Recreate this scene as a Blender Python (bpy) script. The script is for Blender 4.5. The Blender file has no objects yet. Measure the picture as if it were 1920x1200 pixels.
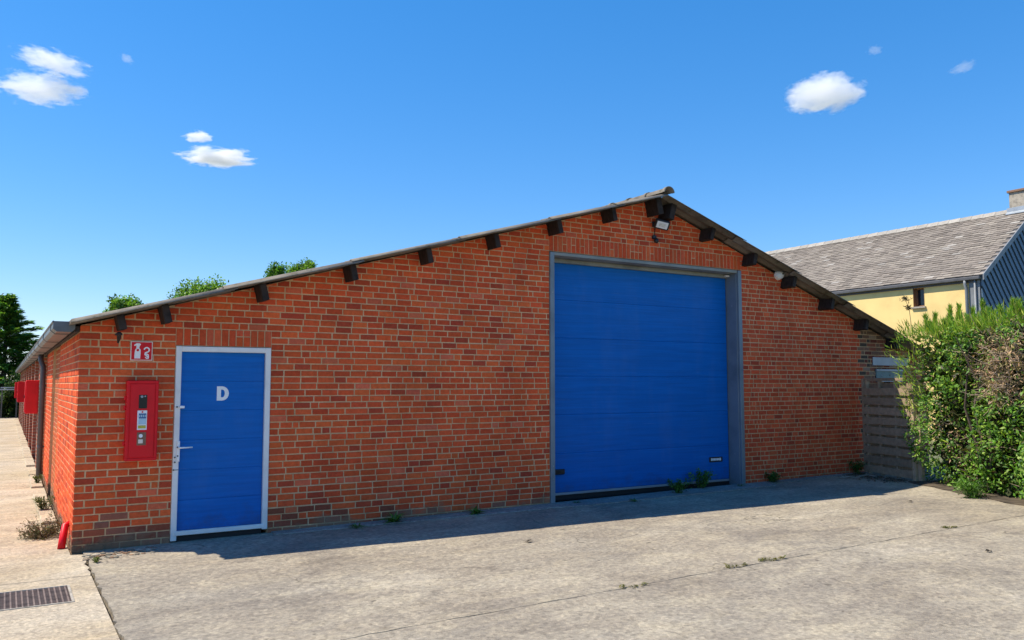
import bpy, bmesh, math, random
import numpy as np
from mathutils import Vector, Matrix, Euler
R = math.radians
rnd = random.Random(7)
nrg = np.random.default_rng(11)
scene = bpy.context.scene
col = scene.collection

# ------------------------------------------------------------------ camera, sky, sun, exposure
CAM = np.array([-0.614, -9.259, 1.65])
YAW, PITCH = 31.522, 4.444
cd = bpy.data.cameras.new('camera')
cam = bpy.data.objects.new('camera', cd); col.objects.link(cam)
cam.location = CAM.tolist(); cam.rotation_euler = (R(90 + PITCH), 0, R(-YAW))
cd.sensor_width = 36.0; cd.lens = 36.0 * 1544.0 / 1920.0; cd.clip_end = 6000; cd.clip_start = 0.05
scene.camera = cam

SUN = Vector((-0.58, 0.35, 1.0)).normalized()
SUN_EL = math.asin(SUN.z); SUN_AZ = math.atan2(SUN.x, SUN.y)
world = bpy.data.worlds.new('World'); scene.world = world; world.use_nodes = True
wn = world.node_tree; wn.nodes.clear()
sky = wn.nodes.new('ShaderNodeTexSky'); sky.sky_type = 'NISHITA'; sky.sun_disc = False
sky.sun_elevation = SUN_EL; sky.sun_rotation = SUN_AZ
sky.air_density = 1.0; sky.dust_density = 0.1; sky.ozone_density = 6.0; sky.altitude = 100
bg = wn.nodes.new('ShaderNodeBackground'); bg.inputs['Strength'].default_value = 0.148
wo = wn.nodes.new('ShaderNodeOutputWorld')
hsv = wn.nodes.new('ShaderNodeHueSaturation'); hsv.inputs['Saturation'].default_value = 1.55
gam = wn.nodes.new('ShaderNodeGamma'); gam.inputs['Gamma'].default_value = 0.68      # the camera's gentler contrast, over the whole sky alike
wn.links.new(sky.outputs[0], gam.inputs['Color']); wn.links.new(gam.outputs[0], hsv.inputs['Color']); tint = wn.nodes.new('ShaderNodeMix'); tint.data_type = 'RGBA'; tint.blend_type = 'MULTIPLY'; tint.inputs[0].default_value = 1.0; tint.inputs[7].default_value = (0.92, 0.90, 1.0, 1.0)
wn.links.new(hsv.outputs[0], tint.inputs[6]); wn.links.new(tint.outputs[2], bg.inputs[0]); wn.links.new(bg.outputs[0], wo.inputs[0])

ld = bpy.data.lights.new('sun', 'SUN'); ld.energy = 3.15; ld.angle = R(0.53); ld.color = (1.0, 0.90, 0.74)
sun = bpy.data.objects.new('sun', ld); col.objects.link(sun)
sun.rotation_euler = SUN.to_track_quat('Z', 'Y').to_euler(); sun.location = (-20, 12, 40)

vs = scene.view_settings
vs.view_transform = 'Standard'; vs.look = 'None'; vs.gamma = 1.0; vs.exposure = 1.12; vs.use_curve_mapping = False
scene.cycles.use_denoising = True
scene.cycles.max_bounces = 10; scene.cycles.diffuse_bounces = 5; scene.cycles.glossy_bounces = 3
scene.cycles.transmission_bounces = 4; scene.cycles.volume_bounces = 10; scene.cycles.transparent_max_bounces = 8
scene.cycles.caustics_reflective = False; scene.cycles.caustics_refractive = False

# ------------------------------------------------------------------ helpers
def smooth(o):
    for p in o.data.polygons: p.use_smooth = True
class MB:
    """collects polygons (with a colour each) into one mesh"""
    def __init__(s): s.v = []; s.f = []; s.c = []
    def add(s, verts, faces, c=None):
        b = len(s.v); s.v += [tuple(p) for p in verts]
        for f in faces: s.f.append(tuple(b + i for i in f)); s.c.append(c)
    def box(s, x0, x1, y0, y1, z0, z1, c=None, M=None):
        v = [(x, y, z) for z in (z0, z1) for y in (y0, y1) for x in (x0, x1)]
        if M is not None: v = [tuple(M @ Vector(p)) for p in v]
        s.add(v, [(0,2,3,1),(4,5,7,6),(0,1,5,4),(2,6,7,3),(0,4,6,2),(1,3,7,5)], c)
    def bbox(s, x0, x1, y0, y1, z0, z1, b=0.005, c=None, M=None):
        """box with chamfered edges"""
        bm = bmesh.new(); bmesh.ops.create_cube(bm, size=1)
        for v in bm.verts: v.co = Vector(((x0+x1)/2+v.co.x*(x1-x0), (y0+y1)/2+v.co.y*(y1-y0), (z0+z1)/2+v.co.z*(z1-z0)))
        bmesh.ops.bevel(bm, geom=list(bm.edges), offset=b, segments=1, affect='EDGES', profile=.5)
        bm.verts.index_update()
        v = [tuple(M @ p.co) if M is not None else tuple(p.co) for p in bm.verts]
        s.add(v, [[q.index for q in f.verts] for f in bm.faces], c); bm.free()
    def tube(s, pts, rad, n=8, c=None, cap=True):
        pts = [Vector(p) for p in pts]; m = len(pts)
        rad = rad if hasattr(rad, '__len__') else [rad]*m
        v = []; ref = None
        for i, p in enumerate(pts):
            d = (pts[min(i+1, m-1)] - pts[max(i-1, 0)]).normalized()
            if ref is None: ref = Vector((0,0,1)) if abs(d.z) < .9 else Vector((1,0,0))
            a = d.cross(ref).normalized(); b = a.cross(d).normalized(); ref = b
            for k in range(n):
                t = 2*math.pi*k/n; v.append(p + a*math.cos(t)*rad[i] + b*math.sin(t)*rad[i])
        f = [(i*n+k, i*n+(k+1) % n, (i+1)*n+(k+1) % n, (i+1)*n+k) for i in range(m-1) for k in range(n)]
        if cap: f += [tuple(range(n))[::-1], tuple(range((m-1)*n, m*n))]
        s.add(v, f, c)
    def prism(s, poly, axis_fn, d0, d1, c=None, back=True):
        """2-D polygon (ccw) -> slab between depths d0 (front) and d1"""
        n = len(poly)
        v = [axis_fn(a, b, d0) for a, b in poly] + [axis_fn(a, b, d1) for a, b in poly]
        f = [tuple(range(n))] + [(i, i+n, (i+1) % n+n, (i+1) % n) for i in range(n)]
        if back: f.append(tuple(range(n, 2*n))[::-1])
        s.add(v, f, c)
    def build(s, name, mat, parent=None, sm=False, loc=None):
        me = bpy.data.meshes.new(name)
        me.from_pydata(s.v, [], s.f); me.validate(clean_customdata=False)
        if any(c is not None for c in s.c) and len(me.polygons) == len(s.c):
            at = me.attributes.new('col', 'FLOAT_COLOR', 'FACE')
            at.data.foreach_set('color', np.array([(*(c or (.5,.5,.5)), 1.0) for c in s.c], dtype=np.float32).ravel())
        return mk(name, me, mat, parent, sm, loc)
def mk(name, me, mat, parent=None, sm=False, loc=None):
    o = bpy.data.objects.new(name, me); col.objects.link(o)
    if mat is not None:
        me.materials.clear(); me.materials.append(mat)
    if parent is not None: o.parent = parent; o.matrix_parent_inverse = Matrix.Identity(4)
    if loc is not None: o.location = loc
    if sm: smooth(o)
    return o
def tag(o, label=None, cat=None, group=None, kind=None):
    if label: o['label'] = label
    if cat: o['category'] = cat
    if group: o['group'] = group
    if kind: o['kind'] = kind
    return o
def empty(name, loc=(0,0,0), rz=0, parent=None):
    o = bpy.data.objects.new(name, None); col.objects.link(o)
    o.location = loc; o.rotation_euler = (0,0,rz); o.empty_display_size = .2
    if parent is not None: o.parent = parent
    return o
def rel(root, mb):
    """move a builder's world coordinates into a root's frame (location only)"""
    l = root.location
    mb.v = [(a-l[0], b-l[1], c-l[2]) for a, b, c in mb.v]; return mb
def copy_tree(o, parent=None):
    c = o.copy(); col.objects.link(c); c.parent = parent
    for ch in list(o.children): copy_tree(ch, c)
    return c

# ------------------------------------------------------------------ materials
def mat(name):
    m = bpy.data.materials.new(name); m.use_nodes = True
    nt = m.node_tree; b = nt.nodes['Principled BSDF']; return m, nt, b
def N(nt, t, **k):
    n = nt.nodes.new(t)
    for a, v in k.items():
        if a.startswith('i_'): n.inputs[a[2:].replace('_', ' ')].default_value = v
        else: setattr(n, a, v)
    return n
def ramp(nt, src, stops):
    r = nt.nodes.new('ShaderNodeValToRGB'); e = r.color_ramp.elements
    e[0].position, e[0].color = stops[0][0], (*stops[0][1], 1)
    e[1].position, e[1].color = stops[-1][0], (*stops[-1][1], 1)
    for p, c in stops[1:-1]:
        q = e.new(p); q.color = (*c, 1)
    nt.links.new(src, r.inputs[0]); return r
def mixc(nt, fac, a, b, mode='MIX'):
    m = nt.nodes.new('ShaderNodeMix'); m.data_type = 'RGBA'; m.blend_type = mode
    for s, i in ((fac, 0), (a, 6), (b, 7)):
        if isinstance(s, (int, float)): m.inputs[i].default_value = s
        elif isinstance(s, tuple): m.inputs[i].default_value = (*s, 1)
        else: nt.links.new(s, m.inputs[i])
    return m.outputs[2]
def objco(nt): return nt.nodes.new('ShaderNodeTexCoord').outputs['Object']
def geoco(nt): return nt.nodes.new('ShaderNodeNewGeometry').outputs['Position']
def noise(nt, co, scale, detail=4, rough=.55, dist=0):
    n = nt.nodes.new('ShaderNodeTexNoise'); n.inputs['Scale'].default_value = scale
    n.inputs['Detail'].default_value = detail; n.inputs['Roughness'].default_value = rough
    n.inputs['Distortion'].default_value = dist
    nt.links.new(co, n.inputs['Vector']); return n.outputs['Fac']
def mapping(nt, co, scale=(1,1,1), rot=(0,0,0)):
    m = nt.nodes.new('ShaderNodeMapping'); m.inputs['Scale'].default_value = scale; m.inputs['Rotation'].default_value = rot
    nt.links.new(co, m.inputs['Vector']); return m.outputs[0]
def bump(nt, b, h, strength=.3, dist=.01):
    n = nt.nodes.new('ShaderNodeBump'); n.inputs['Strength'].default_value = strength; n.inputs['Distance'].default_value = dist
    nt.links.new(h, n.inputs['Height']); nt.links.new(n.outputs[0], b.inputs['Normal'])
def simple(name, c, rough=.6, metal=0.0, var=.12, scale=6, bumpy=0.0, spec=.5, stretch=(1,1,1)):
    m, nt, b = mat(name); co = mapping(nt, geoco(nt), stretch)
    n = noise(nt, co, scale, 5)
    lo = tuple(max(0, x*(1-var*2)) for x in c); hi = tuple(min(1, x*(1+var)) for x in c)
    r = ramp(nt, n, [(.3, lo), (.5, c), (.72, hi)])
    nt.links.new(r.outputs[0], b.inputs['Base Color'])
    b.inputs['Roughness'].default_value = rough; b.inputs['Metallic'].default_value = metal
    b.inputs['Specular IOR Level'].default_value = spec
    if bumpy: bump(nt, b, noise(nt, geoco(nt), scale*9, 4), bumpy, .004)
    return m

def attr_mat(name, rough=.85, var=.25, scale=30, bumpy=.5, spec=.3, fleck=None, stained=False):
    m, nt, b = mat(name)
    a = N(nt, 'ShaderNodeAttribute', attribute_name='col')
    n = noise(nt, geoco(nt), scale, 5, .65)
    v = ramp(nt, n, [(.25, (1-var,)*3), (.75, (1+var*.6,)*3)])
    c = mixc(nt, 1.0, a.outputs['Color'], v.outputs[0], 'MULTIPLY')
    if fleck:
        f = ramp(nt, noise(nt, geoco(nt), fleck[1], 4, .7), [(fleck[2], (0,0,0)), (fleck[2]+.08, (1,1,1))])
        c = mixc(nt, f.outputs[0], c, fleck[0])
    if stained: c = stain(nt, c)
    nt.links.new(c, b.inputs['Base Color'])
    b.inputs['Roughness'].default_value = rough; b.inputs['Specular IOR Level'].default_value = spec
    if bumpy: bump(nt, b, noise(nt, geoco(nt), scale*4, 5, .7), bumpy, .004)
    return m
def leaf_mat(name, rough=.5, trans=.35):
    m, nt, b = mat(name)
    a = N(nt, 'ShaderNodeAttribute', attribute_name='col')
    nt.links.new(a.outputs['Color'], b.inputs['Base Color'])
    b.inputs['Roughness'].default_value = rough; b.inputs['Specular IOR Level'].default_value = .35
    t = N(nt, 'ShaderNodeBsdfTranslucent'); nt.links.new(mixc(nt, 1.0, a.outputs['Color'], (1.2,1.35,.6), 'MULTIPLY'), t.inputs[0])
    mx = N(nt, 'ShaderNodeMixShader'); mx.inputs[0].default_value = trans
    nt.links.new(b.outputs[0], mx.inputs[1]); nt.links.new(t.outputs[0], mx.inputs[2])
    nt.links.new(mx.outputs[0], nt.nodes['Material Output'].inputs[0]); return m

M = {}
def stain(nt, c):
    g = geoco(nt); sx = N(nt, 'ShaderNodeSeparateXYZ'); nt.links.new(g, sx.inputs[0])
    a = N(nt, 'ShaderNodeMath', operation='MULTIPLY_ADD'); a.inputs[1].default_value = .14; nt.links.new(sx.outputs[0], a.inputs[0]); nt.links.new(sx.outputs[2], a.inputs[2])
    b_ = N(nt, 'ShaderNodeMath', operation='MULTIPLY_ADD'); b_.inputs[1].default_value = .62; b_.inputs[2].default_value = -.17
    nt.links.new(noise(nt, g, 6, 6, .65), b_.inputs[0])
    d = N(nt, 'ShaderNodeMath', operation='SUBTRACT'); nt.links.new(b_.outputs[0], d.inputs[0]); nt.links.new(a.outputs[0], d.inputs[1])
    r = ramp(nt, d.outputs[0], [(0, (0,0,0)), (.10, (.88,.88,.88))])
    w = N(nt, 'ShaderNodeMath', operation='GREATER_THAN'); w.inputs[1].default_value = -.004; nt.links.new(sx.outputs[0], w.inputs[0])
    c = mixc(nt, r.outputs[0], c, (.055,.045,.03))
    # splash dirt and crumbling pointing along the wall foot
    e = N(nt, 'ShaderNodeMath', operation='MULTIPLY_ADD'); e.inputs[1].default_value = .75; e.inputs[2].default_value = -.235; nt.links.new(noise(nt, g, 3.3, 8, .7), e.inputs[0])
    h = N(nt, 'ShaderNodeMath', operation='SUBTRACT'); nt.links.new(e.outputs[0], h.inputs[0]); nt.links.new(sx.outputs[2], h.inputs[1])
    r2 = ramp(nt, h.outputs[0], [(0, (0,0,0)), (.12, (.7,.7,.7))]); c = mixc(nt, r2.outputs[0], c, (.26,.17,.105))
    # broad weathering: runs and bleached patches
    r3 = ramp(nt, noise(nt, mapping(nt, g, (1,1,.45)), 1.5, 7, .62), [(.34, (.86,.85,.86)), (.5, (1,1,1)), (.68, (1.10,1.09,1.06))])
    return mixc(nt, 1.0, c, r3.outputs[0], 'MULTIPLY')
def mortar():
    m, nt, b = mat('mortar'); g = geoco(nt)
    r = ramp(nt, noise(nt, g, 3.5, 6, .65), [(.3, (.54,.335,.165)), (.5, (.69,.44,.23)), (.7, (.76,.52,.30))])
    d = ramp(nt, noise(nt, g, 55, 3), [(.3, (.85,.85,.85)), (.7, (1.05,1.05,1.05))])
    nt.links.new(stain(nt, mixc(nt, 1.0, r.outputs[0], d.outputs[0], 'MULTIPLY')), b.inputs['Base Color'])
    b.inputs['Roughness'].default_value = .95; bump(nt, b, noise(nt, g, 90, 4), .6, .004); return m
M['brick'] = attr_mat('brick', .9, .24, 26, .5, .12, ((.66,.34,.19), 38, .69), True)
M['mortar'] = mortar()
def concrete(name, stops, fine, gray, streak_rot, cracks=False):
    m, nt, b = mat(name); g = geoco(nt)
    big = ramp(nt, noise(nt, mapping(nt, g, (.7,1.0,1), (0,0,streak_rot)), .9, 8, .66, .5), stops)
    st = ramp(nt, noise(nt, mapping(nt, g, (.7,1.7,1), (0,0,streak_rot)), 2.3, 7, .68, 1.0), [(.34, (.84,.84,.86)), (.5, (1,1,1)), (.64, (1.14,1.13,1.08))])
    c = mixc(nt, 1.0, big.outputs[0], st.outputs[0], 'MULTIPLY')
    sp = ramp(nt, noise(nt, g, fine, 4, .75), [(.28, (.55,.54,.53)), (.43, (.90,.90,.90)), (.55, (1.03,1.02,1.01)), (.72, (1.42,1.39,1.33))])
    c = mixc(nt, 1.0, c, sp.outputs[0], 'MULTIPLY')
    vv = N(nt, 'ShaderNodeTexVoronoi'); vv.inputs['Scale'].default_value = fine*1.1; vv.inputs['Randomness'].default_value = 1; nt.links.new(g, vv.inputs['Vector'])
    vr = ramp(nt, vv.outputs['Color'], [(.1, (.78,.77,.76)), (.5, (1,1,1)), (.9, (1.22,1.2,1.15))]); c = mixc(nt, .8, c, vr.outputs[0], 'MULTIPLY')
    gp = ramp(nt, noise(nt, mapping(nt, g, (1,1,1), (0,0,1.1)), .55, 5, .6, .4), [(.45, (0,0,0)), (.62, (1,1,1))])
    c = mixc(nt, gp.outputs[0], c, mixc(nt, 1.0, c, gray, 'MULTIPLY'))
    if cracks:
        v = N(nt, 'ShaderNodeTexVoronoi', feature='DISTANCE_TO_EDGE'); v.inputs['Scale'].default_value = .33
        w = nt.nodes.new('ShaderNodeVectorMath'); w.operation = 'ADD'
        nz = nt.nodes.new('ShaderNodeTexNoise'); nz.inputs['Scale'].default_value = 1.6; nz.inputs['Detail'].default_value = 6
        nt.links.new(g, nz.inputs['Vector']); nt.links.new(g, w.inputs[0]); nt.links.new(nz.outputs['Color'], w.inputs[1])
        nt.links.new(w.outputs[0], v.inputs['Vector'])
        cr = ramp(nt, v.outputs['Distance'], [(.0, (1,1,1)), (.0045, (0,0,0))])
        brk = ramp(nt, noise(nt, g, 1.1, 3), [(.5, (0,0,0)), (.6, (.7,.7,.7))])
        c = mixc(nt, mixc(nt, 1.0, cr.outputs[0], brk.outputs[0], 'MULTIPLY'), c, (.07,.06,.045))
    # dark spots
    ds = ramp(nt, noise(nt, g, 9, 2, .4), [(.735, (0,0,0)), (.76, (.75,.75,.75))])
    c = mixc(nt, ds.outputs[0], c, (.11,.095,.075))
    nt.links.new(c, b.inputs['Base Color']); b.inputs['Roughness'].default_value = .93; b.inputs['Specular IOR Level'].default_value = .2
    bump(nt, b, noise(nt, g, fine*.8, 6, .75), .8, .014); return m
M['yard'] = concrete('yard_concrete', [(.28, (.215,.185,.145)), (.44, (.30,.263,.207)), (.58, (.36,.32,.25)), (.74, (.45,.405,.325))], 26, (.84,.85,.88), R(-52), True)
M['path'] = concrete('path_concrete', [(.3, (.36,.30,.215)), (.5, (.46,.395,.30)), (.72, (.54,.48,.38))], 34, (.95,.92,.86), R(6), True)
M['apron'] = concrete('apron_concrete', [(.3, (.22,.2,.18)), (.5, (.29,.275,.25)), (.72, (.36,.345,.32))], 30, (.9,.9,.92), R(0))
M['soil'] = simple('soil', (.085,.065,.045), .95, 0, .35, 7, .8)
M['field'] = simple('field_ground', (.12,.13,.06), .95, 0, .3, .8, .8)
M['blue'] = None
def blue():
    m, nt, b = mat('blue_coated_steel'); g = geoco(nt)
    n = noise(nt, mapping(nt, g, (.6,.6,14)), 2.2, 5, .6)
    r = ramp(nt, n, [(.3, (.0,.115,.42)), (.55, (.0,.138,.50)), (.75, (.0,.155,.55))])
    du = ramp(nt, noise(nt, mapping(nt, g, (1.2,1.2,.35)), 2.2, 7, .65), [(.52, (0,0,0)), (.8, (.12,.12,.12))])
    c = mixc(nt, du.outputs[0], r.outputs[0], (.16,.26,.46))
    sc = ramp(nt, noise(nt, mapping(nt, g, (1.6,1.6,60)), 2.0, 4, .6), [(.66, (0,0,0)), (.74, (.22,.22,.22))])
    c = mixc(nt, sc.outputs[0], c, (.28,.36,.52))
    sz = N(nt, 'ShaderNodeSeparateXYZ'); nt.links.new(g, sz.inputs[0])
    dz = N(nt, 'ShaderNodeMath', operation='MULTIPLY_ADD'); dz.inputs[1].default_value = .9; dz.inputs[2].default_value = -.16; nt.links.new(noise(nt, g, 5, 7, .7), dz.inputs[0])
    dd = N(nt, 'ShaderNodeMath', operation='SUBTRACT'); nt.links.new(dz.outputs[0], dd.inputs[0]); nt.links.new(sz.outputs[2], dd.inputs[1])
    dr = ramp(nt, dd.outputs[0], [(0, (0,0,0)), (.3, (.55,.55,.55))]); c = mixc(nt, dr.outputs[0], c, (.05,.06,.09))
    nt.links.new(c, b.inputs['Base Color'])
    rr = ramp(nt, noise(nt, g, 5, 4), [(.3, (.42,)*3), (.7, (.58,)*3)]); nt.links.new(rr.outputs[0], b.inputs['Roughness']); b.inputs['Specular IOR Level'].default_value = .2
    # fine pressed ribs
    w = N(nt, 'ShaderNodeTexWave', wave_type='BANDS', bands_direction='Z'); w.inputs['Scale'].default_value = 9; w.inputs['Distortion'].default_value = .5
    nt.links.new(g, w.inputs['Vector']); bump(nt, b, w.outputs['Fac'], .12, .003); return m
M['blue'] = blue()
M['alu'] = simple('door_aluminium', (.82,.81,.78), .45, 0, .06, 5, .1)
M['grey_steel'] = simple('grey_steel', (.20,.245,.28), .5, .2, .12, 3, .1)
M['head_steel'] = simple('head_rail', (.27,.27,.24), .5, .3, .15, 3)
M['rubber'] = simple('black_rubber', (.012,.012,.013), .7, 0, .1)
M['black'] = simple('black_plastic', (.014,.014,.015), .45, 0, .1)
M['white'] = simple('white_paint', (.88,.88,.87), .45, 0, .04)
M['cream'] = simple('cream_print', (.78,.68,.58), .5, 0, .05)
M['red'] = simple('red_enamel', (.72,.004,.012), .42, 0, .08, 4, .03, .3)
M['signred'] = simple('red_print', (.70,.006,.015), .45, 0, .05, 6, 0, .3)
M['zinc'] = simple('zinc', (.125,.14,.15), .5, .15, .2, 4, .08)
M['downpipe'] = simple('downpipe_plastic', (.085,.085,.09), .5, 0, .15, 4)
M['purlin'] = simple('dark_timber', (.032,.024,.021), .75, 0, .4, 9, .5, .3, (1,6,1))
def sheet():
    m, nt, b = mat('fibre_cement'); g = geoco(nt)
    r = ramp(nt, noise(nt, g, 2.8, 7, .7), [(.28, (.08,.07,.055)), (.48, (.18,.155,.125)), (.72, (.27,.24,.195))])
    mo = ramp(nt, noise(nt, g, 9, 5, .7), [(.55, (0,0,0)), (.68, (1,1,1))])
    c = mixc(nt, mo.outputs[0], r.outputs[0], (.09,.08,.045))
    nt.links.new(c, b.inputs['Base Color']); b.inputs['Roughness'].default_value = .95
    bump(nt, b, noise(nt, g, 45, 5, .7), .6, .006); return m
M['sheet'] = sheet()
M['slate'] = attr_mat('roof_slate', .8, .25, 9, .4, .3)
M['yellow'] = simple('yellow_render', (.86,.63,.26), .9, 0, .07, 1.4, .2)
M['cladding'] = simple('blue_grey_cladding', (.085,.14,.205), .5, 0, .05, 2, .1)
M['verge'] = simple('verge_board', (.21,.225,.24), .5, 0, .1, 4)
M['brown'] = simple('brown_frame', (.22,.12,.07), .6, 0, .2, 8)
M['pane'] = simple('window_glass', (.012,.016,.022), .08, 0, .1)
M['stone'] = simple('stone_trim', (.38,.34,.28), .9, 0, .2, 9, .4)
M['fence'] = attr_mat('weathered_wood', .85, .35, 14, .6, .25)
M['lamp_face'] = simple('lamp_glass', (.75,.76,.76), .25, 0, .03)
M['led'] = simple('led_reflector', (.62,.61,.56), .3, 0, .15, 30)
M['leaf'] = leaf_mat('leaf')
M['dry'] = leaf_mat('dry_foliage', .8, .15)
M['bark'] = simple('bark', (.10,.075,.055), .9, 0, .3, 12, .6)
M['twig'] = attr_mat('twig', .9, .2, 20, 0)
M['iron'] = simple('grate_iron', (.17,.125,.105), .7, 0, .3, 12, .3)
M['pit'] = simple('pit_dark', (.02,.018,.016), .95, 0, .2)
M['plate'] = simple('galvanised_plate', (.33,.37,.41), .45, .35, .1, 3)
M['plate_green'] = simple('painted_plate', (.12,.20,.20), .5, .1, .25, 4)
M['sticker'] = simple('sticker_white', (.82,.84,.86), .4, 0, .03)
M['sticker_blue'] = simple('sticker_blue', (.02,.10,.28), .4, 0, .1)
M['sticker_sky'] = simple('sticker_sky', (.40,.60,.72), .4, 0, .1)
M['sticker_yellow'] = simple('sticker_yellow', (.5,.45,.05), .4, 0, .2, 40)
M['redwood'] = simple('dark_red_door', (.20,.035,.025), .7, 0, .25, 5, .3)

def gz(x): return 0.0085 * min(max(x, 0.0), 16.0)      # the yard rises gently along the facade

# ------------------------------------------------------------------ ground, yard, path
def jag_line(p0, p1, n, amp, seed):
    r = random.Random(seed); out = []
    for i in range(n+1):
        t = i/n; a = amp if 0 < i < n else 0
        out.append((p0[0]+(p1[0]-p0[0])*t + r.uniform(-a, a), p0[1]+(p1[1]-p0[1])*t + r.uniform(-a, a)))
    return out
g = MB(); 
S = 900
g.add([(-S,-S,-.12),(S,-S,-.12),(S,S,-.12),(-S,S,-.12)], [(0,1,2,3)])
tag(g.build('ground', M['field']), kind='structure')
yard = MB(); yard.add([(.02,-30,-.05),(16,-30,-.05),(16,.2,-.05),(.02,.2,-.05)], [(0,1,2,3)])
yard = tag(yard.build('yard', M['soil']), kind='structure')
# yard slabs: edges are ragged, the joint between them is a real gap
edge_w = jag_line((.105,.05), (.10,-3.98), 46, .022, 3)
edge_w2 = jag_line((.10,-4.02), (.09,-30), 120, .02, 4)
jn = jag_line((.12,-4.06), (16,-3.86), 150, .010, 5)
def slab(name, poly, z_off=0.0, m='yard', parent=None, thick=.06, tilt=True):
    bm = bmesh.new()
    top = [bm.verts.new((x, y, (gz(x) if tilt else 0)+z_off)) for x, y in poly]
    f = bm.faces.new(top)
    if f.normal.z < 0: f.normal_flip()
    ex = bmesh.ops.extrude_face_region(bm, geom=[f])
    for v in ex['geom']:
        if isinstance(v, bmesh.types.BMVert): v.co.z -= thick
    bmesh.ops.recalc_face_normals(bm, faces=bm.faces)
    me = bpy.data.meshes.new(name); bm.to_mesh(me); bm.free()
    return mk(name, me, M[m], parent)
upper = [p for p in edge_w][::-1][0:0] + edge_w + [(x, y+.005+.005*math.sin(x*9)) for x, y in jn] + [(16,.05)]
lower = edge_w2[::-1] + [(x, y-.006) for x, y in jn] + [(16,-30)]
def dedupe(p):
    o = []
    for q in p:
        if not o or (abs(q[0]-o[-1][0])+abs(q[1]-o[-1][1])) > 1e-4: o.append(q)
    return o
slab('concrete_slab', dedupe(upper), 0, 'yard', yard)
slab('concrete_slab', dedupe(lower), 0, 'yard', yard)
# thin apron strip cast against the facade
ap = [(1.95,.02)] + jag_line((1.95,-.17), (5.7,-.34), 40, .02, 8) + jag_line((5.75,-.40), (9.6,-.42), 40, .02, 9) + jag_line((9.7,-.2), (12.3,-.14), 20, .02, 10) + [(12.3,.02)]
o = slab('apron', dedupe(ap), .012, 'apron', None, .05); tag(o, kind='structure')

path = MB(); path.add([(-9,-30,-.05),(.02,-30,-.05),(.02,60,-.05),(-9,60,-.05)], [(0,1,2,3)])
path = tag(path.build('path', M['soil']), kind='structure')
joints = [-30,-22,-15,-9.2,-5.2,-1.16,3.12,6.95,11.2,15.6,20,24.4,28.8,33.2,38]
GX0, GX1, GY0, GY1 = -1.12, -.098, -2.07, -1.46            # drain opening
for i in range(len(joints)-1):
    y0, y1 = joints[i]+.006, joints[i+1]-.006
    x1 = .085 if y1 < 0 else -.02
    if joints[i] == -5.2:
        mbs = MB()
        def q(xa, xb, ya, yb): mbs.box(xa, xb, ya, yb, -.06, .0)
        q(-8, GX0, y0, y1); q(GX1, x1, y0, y1); q(GX0, GX1, y0, GY0); q(GX0, GX1, GY1, y1)
        mbs.build('concrete_slab', M['path'], path)
    elif joints[i] == -1.16:
        slab('concrete_slab', [(-8,y0),(.075,y0)] + jag_line((.085,-1.1),(.09,-.14),10,.02,21) + [(-.01,-.1),(-.02,y1),(-8,y1)], 0, 'path', path, .06, False)
    else:
        slab('concrete_slab', [(-8,y0)] + (jag_line((x1,y0),(x1,y1),16,.012,30+i) if y1 < 0 else [(x1,y0),(x1,y1)]) + [(-8,y1)], 0, 'path', path, .06, False)
# pale kerb stones along the side wall
y = 2.0
k0 = MB(); k0.bbox(-.19, -.025, 0, .96, -.02, .035, .008); k0 = k0.build('kerb_stone', M['path'], path); k0.location.y = y
for i in range(1, 34):
    if i in (3, 7): continue
    c = k0.copy(); col.objects.link(c); c.parent = path; c.location = (rnd.uniform(-.012,.012), y+i, rnd.uniform(-.012,.004)); c.rotation_euler.z = rnd.uniform(-.01,.01)

# drain grate
gr = empty('drain_grate', ((GX0+GX1)/2, (GY0+GY1)/2, 0))
b = MB(); b.box(GX0,GX1,GY0,GY1,-.055,-.045); rel(gr, b).build('pit', M['pit'], gr)
b = MB(); e = .018
b.box(GX0,GX1,GY0,GY0+e,-.05,.006); b.box(GX0,GX1,GY1-e,GY1,-.05,.006); b.box(GX0,GX0+e,GY0+e,GY1-e,-.05,.006); b.box(GX1-e,GX1,GY0+e,GY1-e,-.05,.006)
rel(gr, b).build('frame', M['stone'], gr)
nb = 26; bar = None
for i in range(nb):
    x = GX0+e+(i+.5)*(GX1-GX0-2*e)/nb
    b = MB(); b.box(x-.0055,x+.0055,GY0+e,GY1-e,-.04,.004); rel(gr, b).build('bar', M['iron'], gr)
b = MB()
for j in range(17):
    yy = GY0+e+(j+.5)*(GY1-GY0-2*e)/17; b.box(GX0+e,GX1-e,yy-.006,yy+.006,-.03,.001)
tag(rel(gr, b).build('cross_bars', M['iron'], gr), kind='stuff')
tag(gr, 'dark iron drain grate set into the cream concrete path', 'grate')

# ------------------------------------------------------------------ warehouse
wh = empty('warehouse', (0,0,0))
tag(wh, 'low red brick warehouse with blue doors and a corrugated gable roof', 'warehouse')
RX, RZ, SL, SR, XE, XW = 7.5, 4.442, .286, .34, -.10, 14.3     # ridge, slopes, left eave edge, right wall end
def zroof(x): return RZ - (RX-x)*SL if x < RX else RZ - (x-RX)*SR
T_SH = .062
WTOP = lambda x: zroof(x) - T_SH
OV = .38; LEN = 36.0
DX0, DX1, DZ1 = .905, 1.905, 2.055         # personnel door opening
GX_0, GX_1, GZ1 = 5.665, 9.365, 3.47       # sectional door opening
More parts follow.
